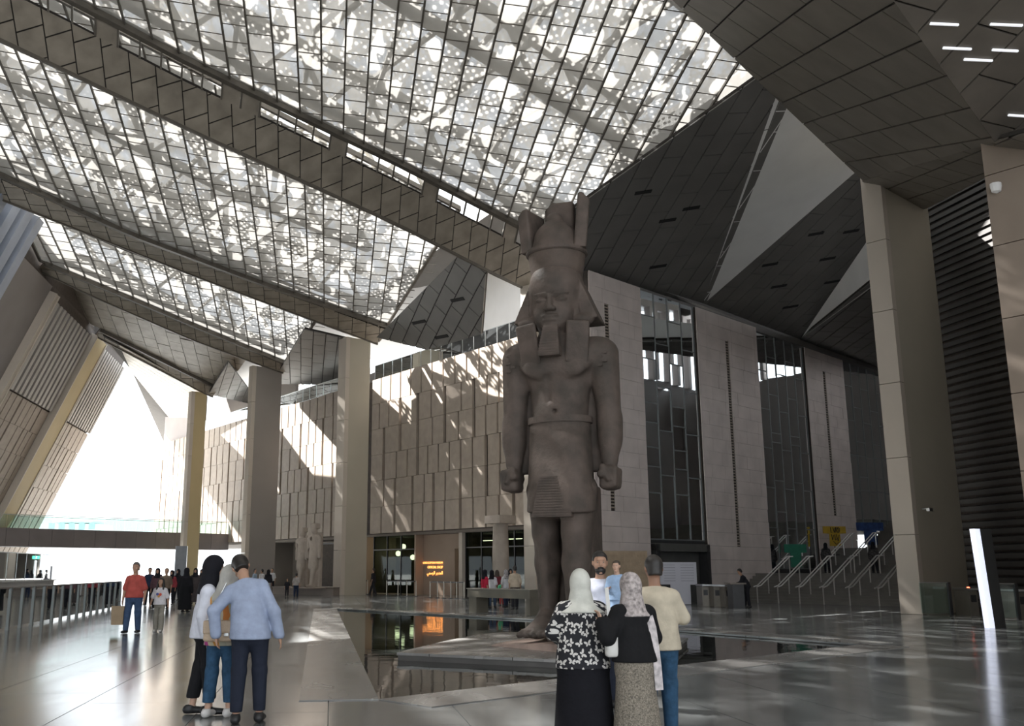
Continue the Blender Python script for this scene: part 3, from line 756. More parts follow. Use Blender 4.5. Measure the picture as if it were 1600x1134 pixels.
facet('ceiling_facet', 'charcoal panelled ceiling facet above the stairs', [(1092, 489), (1097, 477), (1345, 258), (1420, 340), (1250, 545)], pF2, M_dark, ((1170, 460), (1340, 290)), 2.6, 1.0)
pW2 = plane3(K2, U3, U4)
facet('ceiling_facet', 'pale plaster sliver beside the great pier', [(1250, 530), (1390, 325), (1400, 420)], pW2, M_white, ((1250, 530), (1360, 365)), 30, 30)
pF3 = plane3(K2, PS(1380, 577, 32.2), U4)
facet('ceiling_facet', 'charcoal ceiling facet low behind the great pier', [(1245, 545), (1250, 530), (1400, 410), (1420, 605)], pF3, M_dark, ((1270, 530), (1370, 450)), 2.6, 1.0)
# facets at the ends of the farther bays
pD2 = plane3(N(57, 40.0, 18.3), PS(712, 400, 41.), PS(668, 546, 50.))
facet('ceiling_facet', 'charcoal ceiling facet over the shop gallery', [(588, 527), (720, 395), (760, 410), (752, 522), (668, 547)], pD2, M_dark, ((640, 540), (690, 430)), 2.6, 1.0)
pW0 = plane3(PW(749, 400, 45.5), PW(830, 440, 44.5), PW(749, 525, 45.5))
facet('ceiling_facet', 'pale plaster wall facet beside the colossus headdress', [(749, 405), (840, 445), (840, 505), (749, 530)], pW0, M_white, ((749, 400), (749, 520)), 30, 30)
pD3 = plane3(N(69.5, 40.2, 17.9), PS(476, 520, 58.5), PW(530, 600, 46.))
facet('ceiling_facet', 'charcoal ceiling facet above the twin statues', [(436, 580), (476, 515), (540, 530), (540, 602), (440, 600)], pD3, M_dark, ((480, 600), (482, 520)), 2.6, .9)
pD4 = plane3(N(82, 40.0, 17.6), PS(357, 568, 72.5), PW(392, 622, 46.))
facet('ceiling_facet', 'small charcoal ceiling facet near the footbridge', [(326, 616), (357, 566), (396, 618), (396, 632)], pD4, M_dark, ((345, 615), (360, 570)), 2.0, .9)
pN5 = plane3(N(82, 29.4, 21.5), N(82, 40, 17.7), N(99, 44, 19.0))
facet('ceiling_facet', 'sunlit cream ceiling facet over the open end', [(160, 525), (325, 615), (300, 668), (255, 690), (205, 580)], pN5, mat('cream_soffit', (.55, .50, .42), .5, .1, 1), ((205, 580), (300, 640)), 1.5, 1.1)
# nearest dark soffit, overhead to the right
pN1 = plane3(N(18, 37.9, 17.6), N(18, 25.2, 20.82), PS(1555, 222, 9.5))
r1, _ = facet('ceiling_near', 'dark panelled soffit overhead beside the great pier', [(1346, 283), (1030, -19), (860, -180), (1180, -300), (1395, 0), (1555, 222)], pN1, M_near, ((1150, 60), (1330, -90)), 2.6, 1.3)
pN2 = plane3(PP(1395, 0, pN1), PP(1555, 222, pN1), PP(1555, 222, pN1) + np.array([6., -3., 1.6]))
facet('ceiling_near', 'dark panelled soffit at the upper corner with light slits', [(1395, 0), (1555, 222), (1700, 160), (1700, -300), (1180, -300)], pN2, M_near, ((1450, 60), (1540, -40)), 2.6, 1.3)
pN3 = plane3(N(18, 37.9, 17.6), PS(1440, 330, 17.6), PP(1555, 222, pN1))
facet('ceiling_near', 'dark soffit triangle over the louvred wall', [(1346, 283), (1440, 330), (1640, 225), (1640, 200), (1555, 222)], pN3, M_near, ((1380, 300), (1540, 235)), 2.2, 1.1)

# ------------------------------------------------------------------ right-hand wall and enclosure behind the viewer
def louvre_wall():
    a, b = np.array([22.0, 43.0, 0]), np.array([25.2, 28.0, 0]); d = unit(b - a); n = np.array([d[1], -d[0], 0.]); n = n if n @ (-b) > 0 else -n
    L = np.linalg.norm(b - a); root = struct(G().hexa([a, b, b - n * .5, a - n * .5], [q + Z3 * 24 for q in (a, b, b - n * .5, a - n * .5)]).build('wall_right', M_slot), 'dark louvred wall behind the ticket gates')
    ml = mat('dark_louvre', (.085, .08, .075), .55, .12, 1.5)
    for k in range(70):
        z = .2 + k * .33
        G().hexa([a + Z3 * z, b + Z3 * z, b + n * .22 + Z3 * (z - .06), a + n * .22 + Z3 * (z - .06)], [q + Z3 * .2 for q in (a + Z3 * z, b + Z3 * z, b + n * .22 + Z3 * (z - .06), a + n * .22 + Z3 * (z - .06))]).build('louvre_blade', ml, root)
louvre_wall()
def corner_block():
    """panelled block at the picture's right border"""
    e = PZ(1628, 990, 0.0); p0 = np.array([e[0], e[1], 0]); d = unit(np.array([.62, -.78, 0])); n = np.array([d[1], -d[0], 0.]); n = n if n @ -p0 > 0 else -n
    root = struct(G().hexa([p0, p0 + d * 8, p0 + d * 8 - n * 3, p0 - n * 3], [q + Z3 * 17 for q in (p0, p0 + d * 8, p0 + d * 8 - n * 3, p0 - n * 3)]).build('wall_block', M_slot), 'brown panelled block at the frame edge')
    slot_wall(root, lambda u, z: p0 + d * u + Z3 * z, n, 8.0, list(np.linspace(0, 17, 9)), [(1.4, .22, k, k) for k in range(0, 8, 2)], pw=1.6, gap=.03, thick=.1, m=mat('brown_cladding', (.27, .215, .17), .6, .08, 1), seed=3)
corner_block()
def closure():
    quadwall('wall_rear', [N(-16, 14, 0), N(-16, 60, 0), N(-16, 60, 32), N(-16, 14, 32)], M_gray, 'rear wall behind the viewer', .4)
    quadwall('wall_rear', [N(-16, -44, 21), N(-16, 14, 21), N(-16, 14, 34), N(-16, -44, 34)], M_gray, 'rear wall over the open front', .4)
    quadwall('wall_side', [N(-16, 48, 0), N(12, 46, 0), N(12, 46, 30), N(-16, 48, 30)], M_gray, 'side wall behind the louvres', .4)
    quadwall('ceiling_rear', [N(17.4, -28, 27.6), N(17.4, 26, 21.4), N(9, 32, 24.), N(9, -32, 29)], M_near, 'dark soffit over the viewer', .3)
    quadwall('ceiling_rear', [N(19, 30, 26.5), N(19, 50, 25.5), N(4, 52, 25.5), N(4, 30, 26.5)], M_near, 'dark soffit over the louvred wall', .3)
    quadwall('ceiling_rear', [N(19, 38.5, 26.2), N(32, 40.5, 25.8), N(32, 52, 25.5), N(19, 52, 25.5)], M_near, 'dark roof over the folded facets', .3)
    rr = struct(G().prism([N(9, -32, 29), N(9, 46, 24.), N(-16, 46, 26.), N(-16, -40, 31)], Z3 * .02).build('ceiling_rear', M_scrim), 'wire scrim ceiling behind the viewer')
    G().prism([N(9, -32, 32.6), N(9, 46, 27.6), N(-16, 46, 29.6), N(-16, -40, 34.6)], Z3 * .02).build('roof_skin', M_skin, rr)
    quadwall('ceiling_stair', [N(8, 42.5, 22.4), N(32, 42.5, 22.4), N(32, 75, 26.6), N(8, 75, 26.6)], M_dark, 'dark soffit over the stair hall', .3)
    quadwall('ceiling_stair', [N(31.6, 36, 16.6), N(42, 42.5, 16.6), N(42, 76, 15.4), N(31.6, 76, 15.4)], M_dark, 'dark roof over the rooms behind the glass', .3)
    quadwall('wall_back', [N(31.8, 38, 16.8), N(33, 76, 15.6), N(33, 76, 27), N(31.8, 38, 25)], M_dark, 'dark upstand over the towers', .3)
    quadwall('wall_stair_side', [N(12.4, 46, 0), N(12.4, 75, 0), N(12.4, 75, 17.5), N(12.4, 46, 17.5)], M_gray, 'dark side wall of the stair hall', .3)
    wf = quadwall('wall_stair_side', [N(12.4, 46, 24.5), N(12.4, 75, 24.5), N(12.4, 75, 27), N(12.4, 46, 27)], M_gray, 'dark band over the stair hall windows', .3)
    for k in range(17): G().box(N(12.4, 46.5 + k * 1.75, 21), (.6, .45, 7.0), (E1, E2, Z3)).build('window_fin', M_gray, wf)
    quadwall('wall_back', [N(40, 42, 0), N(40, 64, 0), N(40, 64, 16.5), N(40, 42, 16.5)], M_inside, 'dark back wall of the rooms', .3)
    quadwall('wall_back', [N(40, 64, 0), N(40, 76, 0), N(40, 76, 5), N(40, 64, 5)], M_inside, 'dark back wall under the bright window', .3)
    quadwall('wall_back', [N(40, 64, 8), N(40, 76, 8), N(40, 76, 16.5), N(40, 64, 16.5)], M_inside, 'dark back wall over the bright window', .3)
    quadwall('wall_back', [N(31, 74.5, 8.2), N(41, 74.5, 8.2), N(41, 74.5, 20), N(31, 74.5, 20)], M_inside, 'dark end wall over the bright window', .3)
    quadwall('ceiling_gallery', [N(39.5, 39.5, 24.4), N(39.5, 52, 23.5), N(59, 53, 22.5), N(58, 41.2, 22.)], M_dark, 'roof over the shop gallery', .3)
    quadwall('ceiling_gallery', [N(58, 41.2, 22.), N(59, 53, 22.5), N(96, 56, 21.5), N(96, 43., 21.)], M_dark, 'roof over the far gallery', .3)
closure()
# ------------------------------------------------------------------ sculpting with distance fields
class Field:
    """a sampled distance field; parts are blended in, then skinned with surface nets"""
    def __init__(s, lo, hi, h):
        s.lo = np.array(lo, float); s.h = h; s.n = np.ceil((np.array(hi, float) - s.lo) / h).astype(int) + 1
        s.D = np.full(s.n, 9.0, np.float32)
        s.ax = [(s.lo[i] + np.arange(s.n[i]) * h).astype(np.float32) for i in range(3)]
    def put(s, fn, lo, hi, k=.02, mode='+'):
        pad = k + 2.5 * s.h; i0 = np.clip(np.floor((np.array(lo) - pad - s.lo) / s.h).astype(int), 0, s.n); i1 = np.clip(np.ceil((np.array(hi) + pad - s.lo) / s.h).astype(int) + 1, 0, s.n)
        if np.any(i1 <= i0): return s
        sl = tuple(slice(a, b) for a, b in zip(i0, i1))
        X, Y, Z = s.ax[0][sl[0]][:, None, None], s.ax[1][sl[1]][None, :, None], s.ax[2][sl[2]][None, None, :]
        d = fn(X, Y, Z).astype(np.float32); a = s.D[sl]
        if mode == '+': s.D[sl] = np.minimum(a, d) - np.maximum(k - np.abs(a - d), 0) ** 2 / (4 * k + 1e-9)
        else:
            d = -d; s.D[sl] = np.maximum(a, d) + np.maximum(k - np.abs(a - d), 0) ** 2 / (4 * k + 1e-9)
        return s
    def cap(s, a, b, ra, rb, k=.02, mode='+'):                       # tapered capsule
        a, b = np.array(a, float), np.array(b, float); ab = b - a; L = float(ab @ ab) + 1e-9
        def fn(X, Y, Z):
            t = np.clip(((X - a[0]) * ab[0] + (Y - a[1]) * ab[1] + (Z - a[2]) * ab[2]) / L, 0, 1)
            return np.sqrt((X - a[0] - t * ab[0]) ** 2 + (Y - a[1] - t * ab[1]) ** 2 + (Z - a[2] - t * ab[2]) ** 2) - (ra + (rb - ra) * t)
        r = max(ra, rb); return s.put(fn, np.minimum(a, b) - r, np.maximum(a, b) + r, k, mode)
    def ell(s, c, r, k=.02, mode='+', R=None):                       # ellipsoid, R: 3x3 rows = own axes
        c, r = np.array(c, float), np.array(r, float)
        def fn(X, Y, Z):
            x, y, z = X - c[0], Y - c[1], Z - c[2]
            if R is not None: x, y, z = [R[i][0] * x + R[i][1] * y + R[i][2] * z for i in range(3)]
            k0 = np.sqrt((x / r[0]) ** 2 + (y / r[1]) ** 2 + (z / r[2]) ** 2); k1 = np.sqrt((x / r[0] ** 2) ** 2 + (y / r[1] ** 2) ** 2 + (z / r[2] ** 2) ** 2)
            return k0 * (k0 - 1) / (k1 + 1e-6)
        m = r if R is None else np.full(3, r.max()); return s.put(fn, c - m, c + m, k, mode)
    def box(s, c, hf, rnd=.03, k=.02, mode='+', R=None):
        c, hf = np.array(c, float), np.array(hf, float)
        def fn(X, Y, Z):
            x, y, z = X - c[0], Y - c[1], Z - c[2]
            if R is not None: x, y, z = [R[i][0] * x + R[i][1] * y + R[i][2] * z for i in range(3)]
            qx, qy, qz = np.abs(x) - hf[0] + rnd, np.abs(y) - hf[1] + rnd, np.abs(z) - hf[2] + rnd
            return np.sqrt(np.maximum(qx, 0) ** 2 + np.maximum(qy, 0) ** 2 + np.maximum(qz, 0) ** 2) + np.minimum(np.maximum(qx, np.maximum(qy, qz)), 0) - rnd
        m = hf if R is None else np.full(3, float(np.linalg.norm(hf))); return s.put(fn, c - m, c + m, k, mode)
    def tor(s, a, b, ra, rb, k=.02, mode='+', side=(1, 0, 0)):       # tapered elliptical limb: ra=(along side, across)
        a, b = np.array(a, float), np.array(b, float); ax = b - a; L = np.linalg.norm(ax); ax = ax / L; u = np.array(side, float); u = unit(u - ax * (u @ ax)); v = np.cross(ax, u)
        def fn(X, Y, Z):
            x, y, z = X - a[0], Y - a[1], Z - a[2]; t = x * ax[0] + y * ax[1] + z * ax[2]; tt = np.clip(t / L, 0, 1); o = t - tt * L
            p, q = x * u[0] + y * u[1] + z * u[2], x * v[0] + y * v[1] + z * v[2]; A = ra[0] + (rb[0] - ra[0]) * tt; B_ = ra[1] + (rb[1] - ra[1]) * tt
            m = np.minimum(A, B_); return (np.sqrt((p / A) ** 2 + (q / B_) ** 2 + (o / m) ** 2) - 1) * m
        r = max(*ra, *rb); return s.put(fn, np.minimum(a, b) - r, np.maximum(a, b) + r, k, mode)
    def cut(s, p, n, k=.004):                                        # removes what lies beyond the plane (p, n)
        n = unit(n); p = np.array(p, float); X, Y, Z = s.ax[0][:, None, None], s.ax[1][None, :, None], s.ax[2][None, None, :]
        d = ((X - p[0]) * n[0] + (Y - p[1]) * n[1] + (Z - p[2]) * n[2]).astype(np.float32); s.D = np.maximum(s.D, d); return s
    def mesh(s):
        D = s.D; neg = D < 0; n = s.n
        c = [neg[a:n[0] - 1 + a, b:n[1] - 1 + b, e:n[2] - 1 + e] for a in (0, 1) for b in (0, 1) for e in (0, 1)]
        cnt = sum(x.astype(np.int8) for x in c); act = (cnt > 0) & (cnt < 8); idx = np.argwhere(act)
        if len(idx) == 0: return np.zeros((0, 3)), np.zeros((0, 4), int)
        ids = np.full(act.shape, -1, np.int64); ids[act] = np.arange(len(idx))
        acc = np.zeros((len(idx), 3)); num = np.zeros(len(idx)); i, j, k = idx.T
        cor = [(a, b, e) for a in (0, 1) for b in (0, 1) for e in (0, 1)]
        for p in range(8):
            for q in range(p + 1, 8):
                if sum(abs(cor[p][t] - cor[q][t]) for t in range(3)) != 1: continue
                d0 = D[i + cor[p][0], j + cor[p][1], k + cor[p][2]]; d1 = D[i + cor[q][0], j + cor[q][1], k + cor[q][2]]
                m = (d0 < 0) != (d1 < 0); t = np.where(m, d0 / np.where(m, d0 - d1, 1), 0)
                for e in range(3): acc[:, e] += np.where(m, cor[p][e] + t * (cor[q][e] - cor[p][e]), 0)
                num += m
        V_ = s.lo + (idx + acc / num[:, None]) * s.h; F = []
        for axis in range(3):
            sl0 = [slice(1, -1)] * 3; sl1 = [slice(1, -1)] * 3; sl0[axis] = slice(0, -1); sl1[axis] = slice(1, None)
            A, Bn = neg[tuple(sl0)], neg[tuple(sl1)]; e = np.argwhere(A != Bn)
            if len(e) == 0: continue
            o = np.array([1, 1, 1]); o[axis] = 0; e2 = e + o; u, v = [(1, 2), (2, 0), (0, 1)][axis]
            def cell(du, dv): q = e2.copy(); q[:, u] -= du; q[:, v] -= dv; return ids[q[:, 0], q[:, 1], q[:, 2]]
            Q = np.stack([cell(1, 1), cell(0, 1), cell(0, 0), cell(1, 0)], 1); fl = ~A[tuple(e.T)]
            Q[fl] = Q[fl][:, ::-1]; F.append(Q)
        F = np.concatenate(F); F = F[(F >= 0).all(1)]; return V_, F
    def build(s, name, m, parent=None, relax=2):
        v, f = s.mesh()
        for _ in range(relax):                                       # soften the sampling steps
            acc = np.zeros_like(v); cn = np.zeros(len(v))
            for a in range(4):
                b = (a + 1) % 4; np.add.at(acc, f[:, a], v[f[:, b]]); np.add.at(acc, f[:, b], v[f[:, a]]); np.add.at(cn, f[:, a], 1); np.add.at(cn, f[:, b], 1)
            v = v * .5 + acc / np.maximum(cn, 1)[:, None] * .5
        me = bpy.data.meshes.new(name); me.vertices.add(len(v)); me.vertices.foreach_set('co', v.astype(np.float32).ravel())
        me.loops.add(len(f) * 4); me.loops.foreach_set('vertex_index', f.astype(np.int32).ravel()); me.polygons.add(len(f))
        me.polygons.foreach_set('loop_start', np.arange(0, len(f) * 4, 4, dtype=np.int32)); me.polygons.foreach_set('use_smooth', np.ones(len(f), bool))
        me.update(calc_edges=True); me.validate(); me.materials.append(m)
        o = bpy.data.objects.new(name, me); COL.objects.link(o)
        if parent is not None: o.parent = parent
        return o
def rot_axes(rx=0, ry=0, rz=0):
    return np.array(Matrix.Rotation(rz, 3, 'Z') @ Matrix.Rotation(ry, 3, 'Y') @ Matrix.Rotation(rx, 3, 'X')).T

# ------------------------------------------------------------------ the colossus
M_granite = mat('rose_granite', (.080, .067, .056), .65, .28, 2.2, .6, 14, col2=(.100, .077, .065), detail=9, spec=.25)
def colossus():
    t = thing('colossus', 'giant granite statue of a striding king in headdress and crown', 'statue', (2.26, 20.75, .265), math.radians(-21))
    h = .032
    f = Field((-1.75, -2.2, -.02), (1.75, 1.3, 7.9), h)
    # trunk
    f.tor((0, .06, 5.85), (0, .05, 4.85), (.86, .48), (.54, .37), .22); f.cap((-.82, .08, 5.98), (.82, .08, 5.98), .34, .34, .22)
    f.ell((0, -.26, 5.70), (.74, .17, .26), .2); f.ell((-.40, -.36, 5.58), (.26, .07, .16), .12); f.ell((.40, -.36, 5.58), (.26, .07, .16), .12)
    f.tor((0, .04, 4.95), (0, .0, 4.3), (.53, .38), (.62, .44), .2); f.ell((0, -.20, 4.62), (.36, .22, .40), .2); f.ell((0, -.43, 4.66), (.05, .08, .05), .04, '-')
    f.cap((-.16, -.40, 5.4), (-.14, -.39, 4.9), .03, .03, .1, '-'); f.cap((0, .08, 6.1), (0, .02, 6.8), .46, .40, .15)
    # arms hanging, fists closed
    for sx in (-1, 1):
        f.cap((sx * .98, .10, 5.93), (sx * 1.06, .14, 4.45), .325, .245, .12); f.cap((sx * 1.06, .14, 4.5), (sx * 1.05, .02, 3.62), .255, .185, .1)
        f.ell((sx * 1.07, .10, 4.15), (.25, .27, .42), .12)
        f.box((sx * 1.05, -.06, 3.24), (.17, .28, .25), .10, .08); f.cap((sx * .94, -.38, 3.30), (sx * .94, .16, 3.30), .085, .085, .03)
        for q in range(4): f.cap((sx * 1.21, -.28 + q * .155, 3.40), (sx * 1.19, -.28 + q * .155, 3.08), .07, .065, .02)
        f.cap((sx * .97, -.33, 3.45), (sx * 1.09, -.35, 3.2), .075, .065, .03)
        f.box((sx * .76, .24, 4.5), (.30, .09, 1.1), .05, .05)                                   # web of stone between arm and trunk
    f.tor((0, .02, 4.3), (0, -.06, 2.9), (.60, .42), (.62, .5), .1)
    # legs: right leg back, left leg striding
    def leg(x, y0, y1, y2, r=1.0):
        f.cap((x, y0, 3.0), (x, y1, 2.15), .40 * r, .285 * r, .12); f.ell((x, y1 - .16, 2.12), (.20, .14, .24), .1)
        f.cap((x, y1, 2.15), (x, y2 + .08, 1.5), .275 * r, .275 * r, .1); f.cap((x, y2 + .08, 1.5), (x, y2, .42), .275 * r, .185 * r, .12)
        f.cap((x, y1 - .2, 1.9), (x, y2 - .14, .7), .09, .07, .12)
        f.ell((x - .17, y2, .42), (.07, .09, .09), .05); f.ell((x + .17, y2, .42), (.07, .09, .09), .05)
        f.cap((x, y2 + .12, .2), (x, y2 - .2, .3), .24, .20, .12); f.tor((x, y2 - .1, .30), (x, y2 - .95, .13), (.21, .25), (.30, .12), .12, side=(1, 0, 0))
        for q in range(5):
            xx = x - .26 + q * .13; ln = (.20, .22, .26, .27, .29)[q] if x > 0 else (.29, .27, .26, .22, .20)[q]
            f.cap((xx, y2 - .95, .13), (xx, y2 - .95 - ln, .10), .075, .068, .03)
    leg(-.38, .06, .08, .16); leg(.40, -.18, -.42, -.52, 1.04)
    f.box((.42, .25, 1.55), (.22, .75, 1.6), .05, .08); f.box((-.05, .55, 1.8), (.42, .22, 1.85), .05, .08)
    f.box((0, .78, 3.5), (.46, .30, 3.55), .04, .06)                                             # back pillar
    # head and face
    f.ell((0, -.06, 7.02), (.53, .56, .64), .1); f.ell((0, -.28, 6.66), (.41, .35, .28), .12); f.ell((0, -.51, 6.50), (.18, .12, .10), .08)
    for sx in (-1, 1):
        f.ell((sx * .215, -.60, 7.08), (.17, .12, .085), .05, '-'); f.ell((sx * .215, -.515, 7.07), (.135, .085, .058), .012)
        f.cap((sx * .09, -.60, 7.215), (sx * .38, -.49, 7.225), .038, .03, .03); f.cap((sx * .10, -.585, 7.135), (sx * .35, -.50, 7.13), .016, .014, .01)
        f.ell((sx * .26, -.43, 6.80), (.16, .12, .14), .1); f.ell((sx * .57, -.12, 6.97), (.07, .14, .23), .03); f.ell((sx * .61, -.16, 6.99), (.04, .07, .14), .03, '-')
    f.cap((0, -.60, 7.15), (0, -.70, 6.87), .05, .08, .04); f.ell((-.085, -.655, 6.845), (.065, .065, .055), .025); f.ell((.085, -.655, 6.845), (.065, .065, .055), .025)
    f.ell((0, -.615, 6.695), (.20, .08, .042), .015); f.ell((0, -.60, 6.61), (.17, .08, .045), .015); f.ell((0, -.70, 6.653), (.21, .05, .014), .012, '-')
    f.build('body', M_granite, t, 1)
    # kilt, flaring to a crisp hem
    k = Field((-1.1, -1.2, 2.3), (1.1, .9, 4.7), .03)
    k.tor((0, .02, 4.46), (0, -.10, 2.55), (.66, .47), (.72, .60), .05); k.tor((.24, -.2, 3.9), (.36, -.38, 2.6), (.40, .40), (.46, .44), .15); k.cut((0, 0, 2.58), (0, .12, -1)); k.cut((0, 0, 4.55), (0, 0, 1))
    k.build('kilt', M_granite, t, 1)
    # nemes headcloth: flat flaring wings and lappets on the chest
    g = Field((-1.25, -.95, 5.4), (1.25, 1.0, 7.9), .026)
    g.box((0, .14, 6.95), (1.3, .34, .66), .04, .02); g.cut((.59, 0, 7.52), (.915, 0, .40)); g.cut((-.59, 0, 7.52), (-.915, 0, .40)); g.cut((0, -.2, 6.70), (0, -.1, -1))
    g.tor((0, .02, 7.46), (0, .06, 6.9), (.585, .60), (.60, .58), .05); g.cut((0, 0, 7.57), (0, -.10, 1))
    g.ell((0, -.66, 6.86), (.47, .68, .60), .03, '-'); g.box((0, -.55, 6.4), (.43, .5, .5), .1, .05, '-')
    for sx in (-1, 1):
        g.box((sx * .54, -.45, 6.12), (.25, .045, .46), .04, .02, R=rot_axes(.20, sx * .05, sx * .30)); g.ell((sx * .60, -.16, 6.66), (.24, .20, .14), .08)
    g.tor((0, -.02, 7.42), (0, -.02, 7.50), (.598, .618), (.602, .618), .02)                     # brow band
    g.build('nemes_headcloth', M_granite, t, 1)
    # uraeus stump, ceremonial beard with plaits
    G().rings([[(x * w, y, z) for x, y in ((-1, y0 + .2), (-1, y0), (1, y0), (1, y0 + .2))] for z, w, y0 in ((6.50, .15, -.63), (6.2, .19, -.71), (5.84, .235, -.80), (5.80, .23, -.78))]).build('ceremonial_beard', M_granite, t)
    br = t.children[-1]
    for q in range(9):
        z = 6.42 - q * .066; w = .165 + q * .0085; y0 = -.652 - q * .0175
        G().box((0, y0 + .05, z), (w * 2, .12, .04)).build('beard_plait', M_granite, br)
    # pleated apron of the kilt
    ap = G().rings([[(x * w, y, z) for x, y in ((-1, y0 + .22), (-1, y0), (1, y0), (1, y0 + .22))] for z, w, y0 in ((3.42, .10, -.60), (3.25, .30, -.66), (2.42, .42, -.84))]).build('kilt_apron', M_granite, t)
    for q in range(15):
        z = 3.24 - q * .055; k = (3.25 - z) / .83; G().box((0, -.66 - .18 * k + .01, z), ((.30 + .12 * k) * 2 - .02, .06, .034)).build('pleat', M_granite, ap)
    # belt
    def ring(name, z, rx, ry, hh, yo):
        g = G(); rr = []
        for dz, e in ((-hh, 0), (-hh, .035), (hh, .035), (hh, 0)): rr.append([((rx + e) * math.cos(a), yo + (ry + e) * math.sin(a), z + dz) for a in np.linspace(0, 2 * math.pi, 40, endpoint=False)])
        return g.rings(rr, False).build(name, M_granite, t)
    ring('belt', 4.50, .67, .475, .07, .02)
    # shoulder cartouches
    for sx in (-1, 1):
        c = G()
        for q in range(5): c.box((sx * 1.02 + (q % 2 - .5) * .1, -.225, 5.98 - q * .09), (.10, .05, .05))
        tag(c.build('cartouche', M_granite, t), kind='stuff')
    # the double crown: flared drum, bulb and broken plumes
    c = Field((-.95, -.95, 7.3), (.95, .95, 9.8), .026)
    c.tor((0, .05, 7.46), (0, .05, 8.26), (.53, .55), (.645, .625), .02); c.cut((0, 0, 7.42), (0, 0, -1)); c.cut((0, 0, 8.32), (0, 0, 1)); c.build('crown_drum', mat('crown_granite', (.095, .073, .06), .65, .25, 3, .5, 14, spec=.25), t, 1)
    c = Field((-1.0, -.95, 8.2), (1.0, .95, 9.8), .026)
    c.tor((0, .02, 8.30), (0, .0, 8.55), (.60, .58), (.50, .48), .05); c.tor((0, .0, 8.5), (-.03, .02, 9.02), (.49, .47), (.20, .20), .08); c.ell((-.03, .02, 9.10), (.14, .14, .14), .1); c.cut((0, 0, 8.32), (0, 0, -1))
    c.build('crown_bulb', M_granite, t, 1)
    for sx, zt in ((-1, 9.32), (1, 9.56)):
        c = Field((-1.05, -.7, 8.2), (1.05, .95, 9.8), .026)
        c.box((sx * .57, .14, (8.28 + zt) / 2), (.14, .40, (zt - 8.24) / 2), .05, .02, R=rot_axes(0, sx * .10, sx * .25)); c.ell((sx * .84, .0, zt + .02), (.2, .26, .2), .03, '-'); c.cut((0, 0, 8.30), (0, 0, -1))
        c.build('crown_plume', M_granite, t, 1)
    c = Field((-.6, -.2, 8.2), (.6, .95, 9.8), .026); c.box((.02, .38, 8.94), (.34, .14, .66), .08, .02); c.ell((-.36, .35, 9.6), (.2, .3, .14), .03, '-'); c.cut((0, 0, 8.30), (0, 0, -1)); c.build('crown_plume', M_granite, t, 1)
    c = G().rings([[(.66 * k * math.cos(a), .05 + .64 * k * math.sin(a), z) for a in np.linspace(0, 2 * math.pi, 48, endpoint=False)] for k, z in ((1.0, 8.22), (1.045, 8.25), (1.045, 8.32), (.9, 8.33))]).build('crown_rim', M_granite, t)
    return t
COLOSSUS = colossus()
# thin wedge of pink granite under the feet
_bp = [PZ(768, 1007, .125), PZ(800, 1000, .19), PZ(905, 988, .26), PZ(950, 998, .26), PZ(925, 1012, .26), PZ(862, 1006, .24)]
bs = thing('plinth_wedge', 'thin pinkish granite base slab under the feet of the colossus', 'plinth', (2.1, 19.9, ZP)); _o = np.array(bs.location)
G().add([np.array([p[0], p[1], ZP]) - _o for p in _bp] + [p - _o for p in _bp], [(5, 4, 3, 2, 1, 0), (6, 7, 8, 11), (8, 9, 10, 11)] + [(i, (i + 1) % 6, 6 + (i + 1) % 6, 6 + i) for i in range(6)]).build('slab', mat('pink_granite', (.42, .31, .26), .55, .15, 4, .2, 20), bs)
# ------------------------------------------------------------------ shop front in the recess
def s_at(px, w, y=880): return nave(PW(px, y, w))[0]
def text_mesh(name, body, size, m, parent, loc, X, Yv, ext=.01, align='RIGHT'):
    cu = bpy.data.curves.new(name, 'FONT'); cu.body = body; cu.size = size; cu.extrude = ext; cu.align_x = align
    o = bpy.data.objects.new(name, cu); COL.objects.link(o); bpy.context.view_layer.update()
    me = bpy.data.meshes.new_from_object(o.evaluated_get(bpy.context.evaluated_depsgraph_get())); bpy.data.objects.remove(o)
    me.materials.clear(); me.materials.append(m); q = bpy.data.objects.new(name, me); COL.objects.link(q)
    Zv = np.cross(X, Yv); q.matrix_world = Matrix(((X[0], Yv[0], Zv[0], loc[0]), (X[1], Yv[1], Zv[1], loc[1]), (X[2], Yv[2], Zv[2], loc[2]), (0, 0, 0, 1)))
    if parent is not None: q.parent = parent; q.matrix_parent_inverse = parent.matrix_world.inverted()
    return q
WS = 42.9
M_shopwall = mat('shop_wall', (.36, .27, .205), .6, .06, .8)
M_shopglass = glass('shop_glass', (.30, .36, .34), .015, blend=.1)
sA, sB, sC, sD, sE = [s_at(x, WS) for x in (584, 649, 700, 722, 832)]
